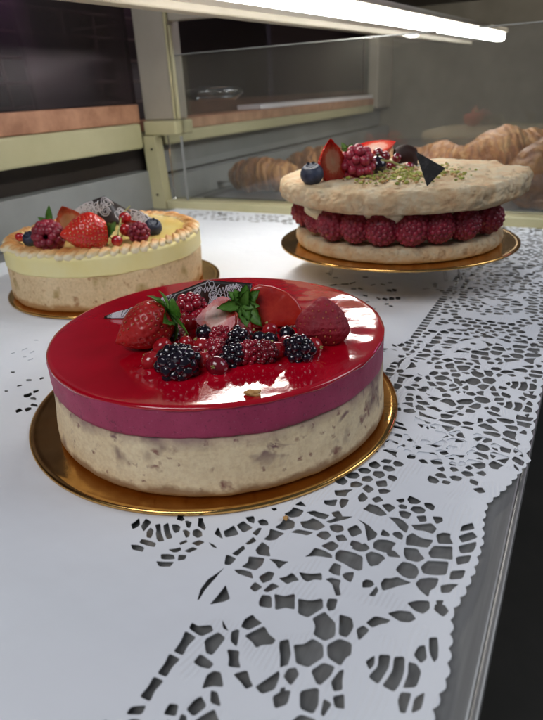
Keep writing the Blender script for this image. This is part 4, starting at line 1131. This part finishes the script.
for px, py, r, h, lab in ((385, 157, 5.2, .014, 'upper redcurrant of the stalk on the meringue cake'), (391, 166, 5.0, .006, 'lower redcurrant of the stalk on the meringue cake'), (397, 158, 4.6, .012, 'redcurrant left of the chocolate curl on the meringue cake'), (409, 167, 4.8, .005, 'redcurrant half under the chocolate triangle on the meringue cake'), (378, 153, 5, .018, 'highest redcurrant just under the lying strawberry half')):
    put('redcurrantdark', None, None, T3(px, py, h), (px, py, 0), lab, 'currant', name='redcurrant', scale=r/5)
bm = bmesh.new(); q0 = T3(381, 160, .018); tube(bm, [(0, 0, 0), T3(390, 161, .0165)-q0, T3(400, 165, .011)-q0, T3(412, 168, .007)-q0], .0009, 6)
tag(link('currant_stalk', bm, 'stem', loc=q0), 'pale currant stalk lying across the redcurrants on the meringue cake', 'stalk')
for px, py, lab in ((402, 169, 'white sugar pearl left of the chocolate triangle'), (416, 167, 'white sugar pearl touching the chocolate triangle'), (442, 170, 'white sugar pearl at the right corner of the chocolate triangle')):
    bm = bmesh.new(); sphere(bm, (0, 0, 0), .0026, 3); tag(link('sugar_pearl', bm, 'sugarpearl', loc=T3(px, py, .0025)), lab, 'sugar pearl')
# curl
bm = bmesh.new(); fs = []; g = []
for i in range(20):
    a = -.5+i/19*3.3; g.append([bm.verts.new(-VF*(cos(a)*.0085)+UP*(sin(a)*.0110)+(VR*.9-VF*.3)*(j*.022/4-.011)+UP*(.004*sin(PI*j/4))) for j in range(5)])
for i in range(19):
    for j in range(4): fs.append(bm.faces.new((g[i][j], g[i+1][j], g[i+1][j+1], g[i][j+1])))
bmesh.ops.solidify(bm, geom=fs, thickness=.0012)
tag(link('chocolate_curl', bm, 'brown_choc', loc=T3(405, 160, .009)), 'dark chocolate curl beside the chocolate triangle on the meringue cake', 'chocolate')
_y = at(427, 186, TOP3+.002).y; tri = [at(415, 151, _y+.010, 1), at(445, 168, _y+.006, 1), at(427, 186, TOP3+.002)]
bm = bmesh.new(); q0 = tri[2].copy(); nrm = (tri[1]-tri[0]).cross(tri[2]-tri[0]).normalized()
if nrm.dot(EYE-q0) < 0: nrm = -nrm
top_ = [bm.verts.new(p-q0+nrm*.0008) for p in tri]; bot_ = [bm.verts.new(p-q0-nrm*.0008) for p in tri]
bm.faces.new(top_); bm.faces.new(bot_[::-1])
for i in range(3): bm.faces.new((top_[i], bot_[i], bot_[(i+1) % 3], top_[(i+1) % 3]))
bmesh.ops.recalc_face_normals(bm, faces=bm.faces)
tag(link('chocolate_triangle', bm, simple('printed_chocolate', (.006, .005, .006), (.05, .045, .05), 130, .75, .3, 200, lo=.5, hi=.7), loc=q0, smooth=False), 'thin dark chocolate triangle standing point down on the meringue cake', 'chocolate')
# chopped nuts
bm = bmesh.new(); rnd = random.Random(6)
for i in range(380):
    if i < 340: px, py = rnd.gauss(395, 30), 175+rnd.gauss(0, 4.5)
    else: px, py = rnd.gauss(452, 9), rnd.gauss(171, 3)
    p = at(px, py, TOP3+.0035)
    p.z = TOP3+.0012+.0035*max(0, 1-((p.xy-C3.xy).length/.11)**2)
    if (p.xy-C3.xy).length > .095: continue
    sphere(bm, p-Vector((C3.x, C3.y, TOP3)), rnd.uniform(.0008, .0021), 1, rnd.choice((0, 0, 1)), (rnd.uniform(.7, 1.5), rnd.uniform(.7, 1.3), .7), .5)
tag(link('chopped_nuts', bm, ['pist', 'pist2'], loc=(C3.x, C3.y, TOP3)), 'chopped green pistachio and nut bits scattered over the meringue top', 'nuts', kind='stuff')

# ------------------------------------------------------------------ light
w = bpy.data.worlds.new('World'); SC.world = w; w.use_nodes = True
bgn = w.node_tree.nodes['Background']; bgn.inputs[0].default_value = (.62, .72, .88, 1); bgn.inputs[1].default_value = .10
def area(name, loc, target, size, sy, energy, color):
    l = bpy.data.lights.new(name, 'AREA'); l.shape = 'RECTANGLE'; l.size = size; l.size_y = sy; l.energy = energy; l.color = color
    o = bpy.data.objects.new(name, l); COL.objects.link(o); o.location = loc
    o.rotation_euler = (Vector(target)-Vector(loc)).to_track_quat('-Z', 'Y').to_euler(); return o
area('overhead_fill', (-.35, -1.2, 1.7), (-.3, .4, 0), 1.3, .9, 22, (.97, .97, 1))  # unseen soft fill added overhead, set low to brighten the fronts
area('cool_side_fill', (1.6, 1.4, 1.5), (-.2, .5, 0), 1.2, 1.2, 15, (.88, .93, 1))  # unseen cool fill added from the right, no window modelled
area('back_wall_fill', (-.2, 1.5, .415), (-.2, 2.3, .12), .5, .1, 3.2, (1, .93, .84))  # unseen warm fill added to brighten the wall behind the divider
q = at(50, -14, -.7065, 0); d = (q-EYE).normalized(); d.x = -d.x
area('violet_glow_fill', q+d*1.5, q, .45, .25, 1.6, (.85, .30, .80))  # unseen lamp added only to make the purple glow in the dark pane
SC.view_settings.view_transform = 'Standard'; SC.view_settings.look = 'None'; SC.view_settings.exposure = 0; SC.view_settings.gamma = 1
SC.render.engine = 'CYCLES'
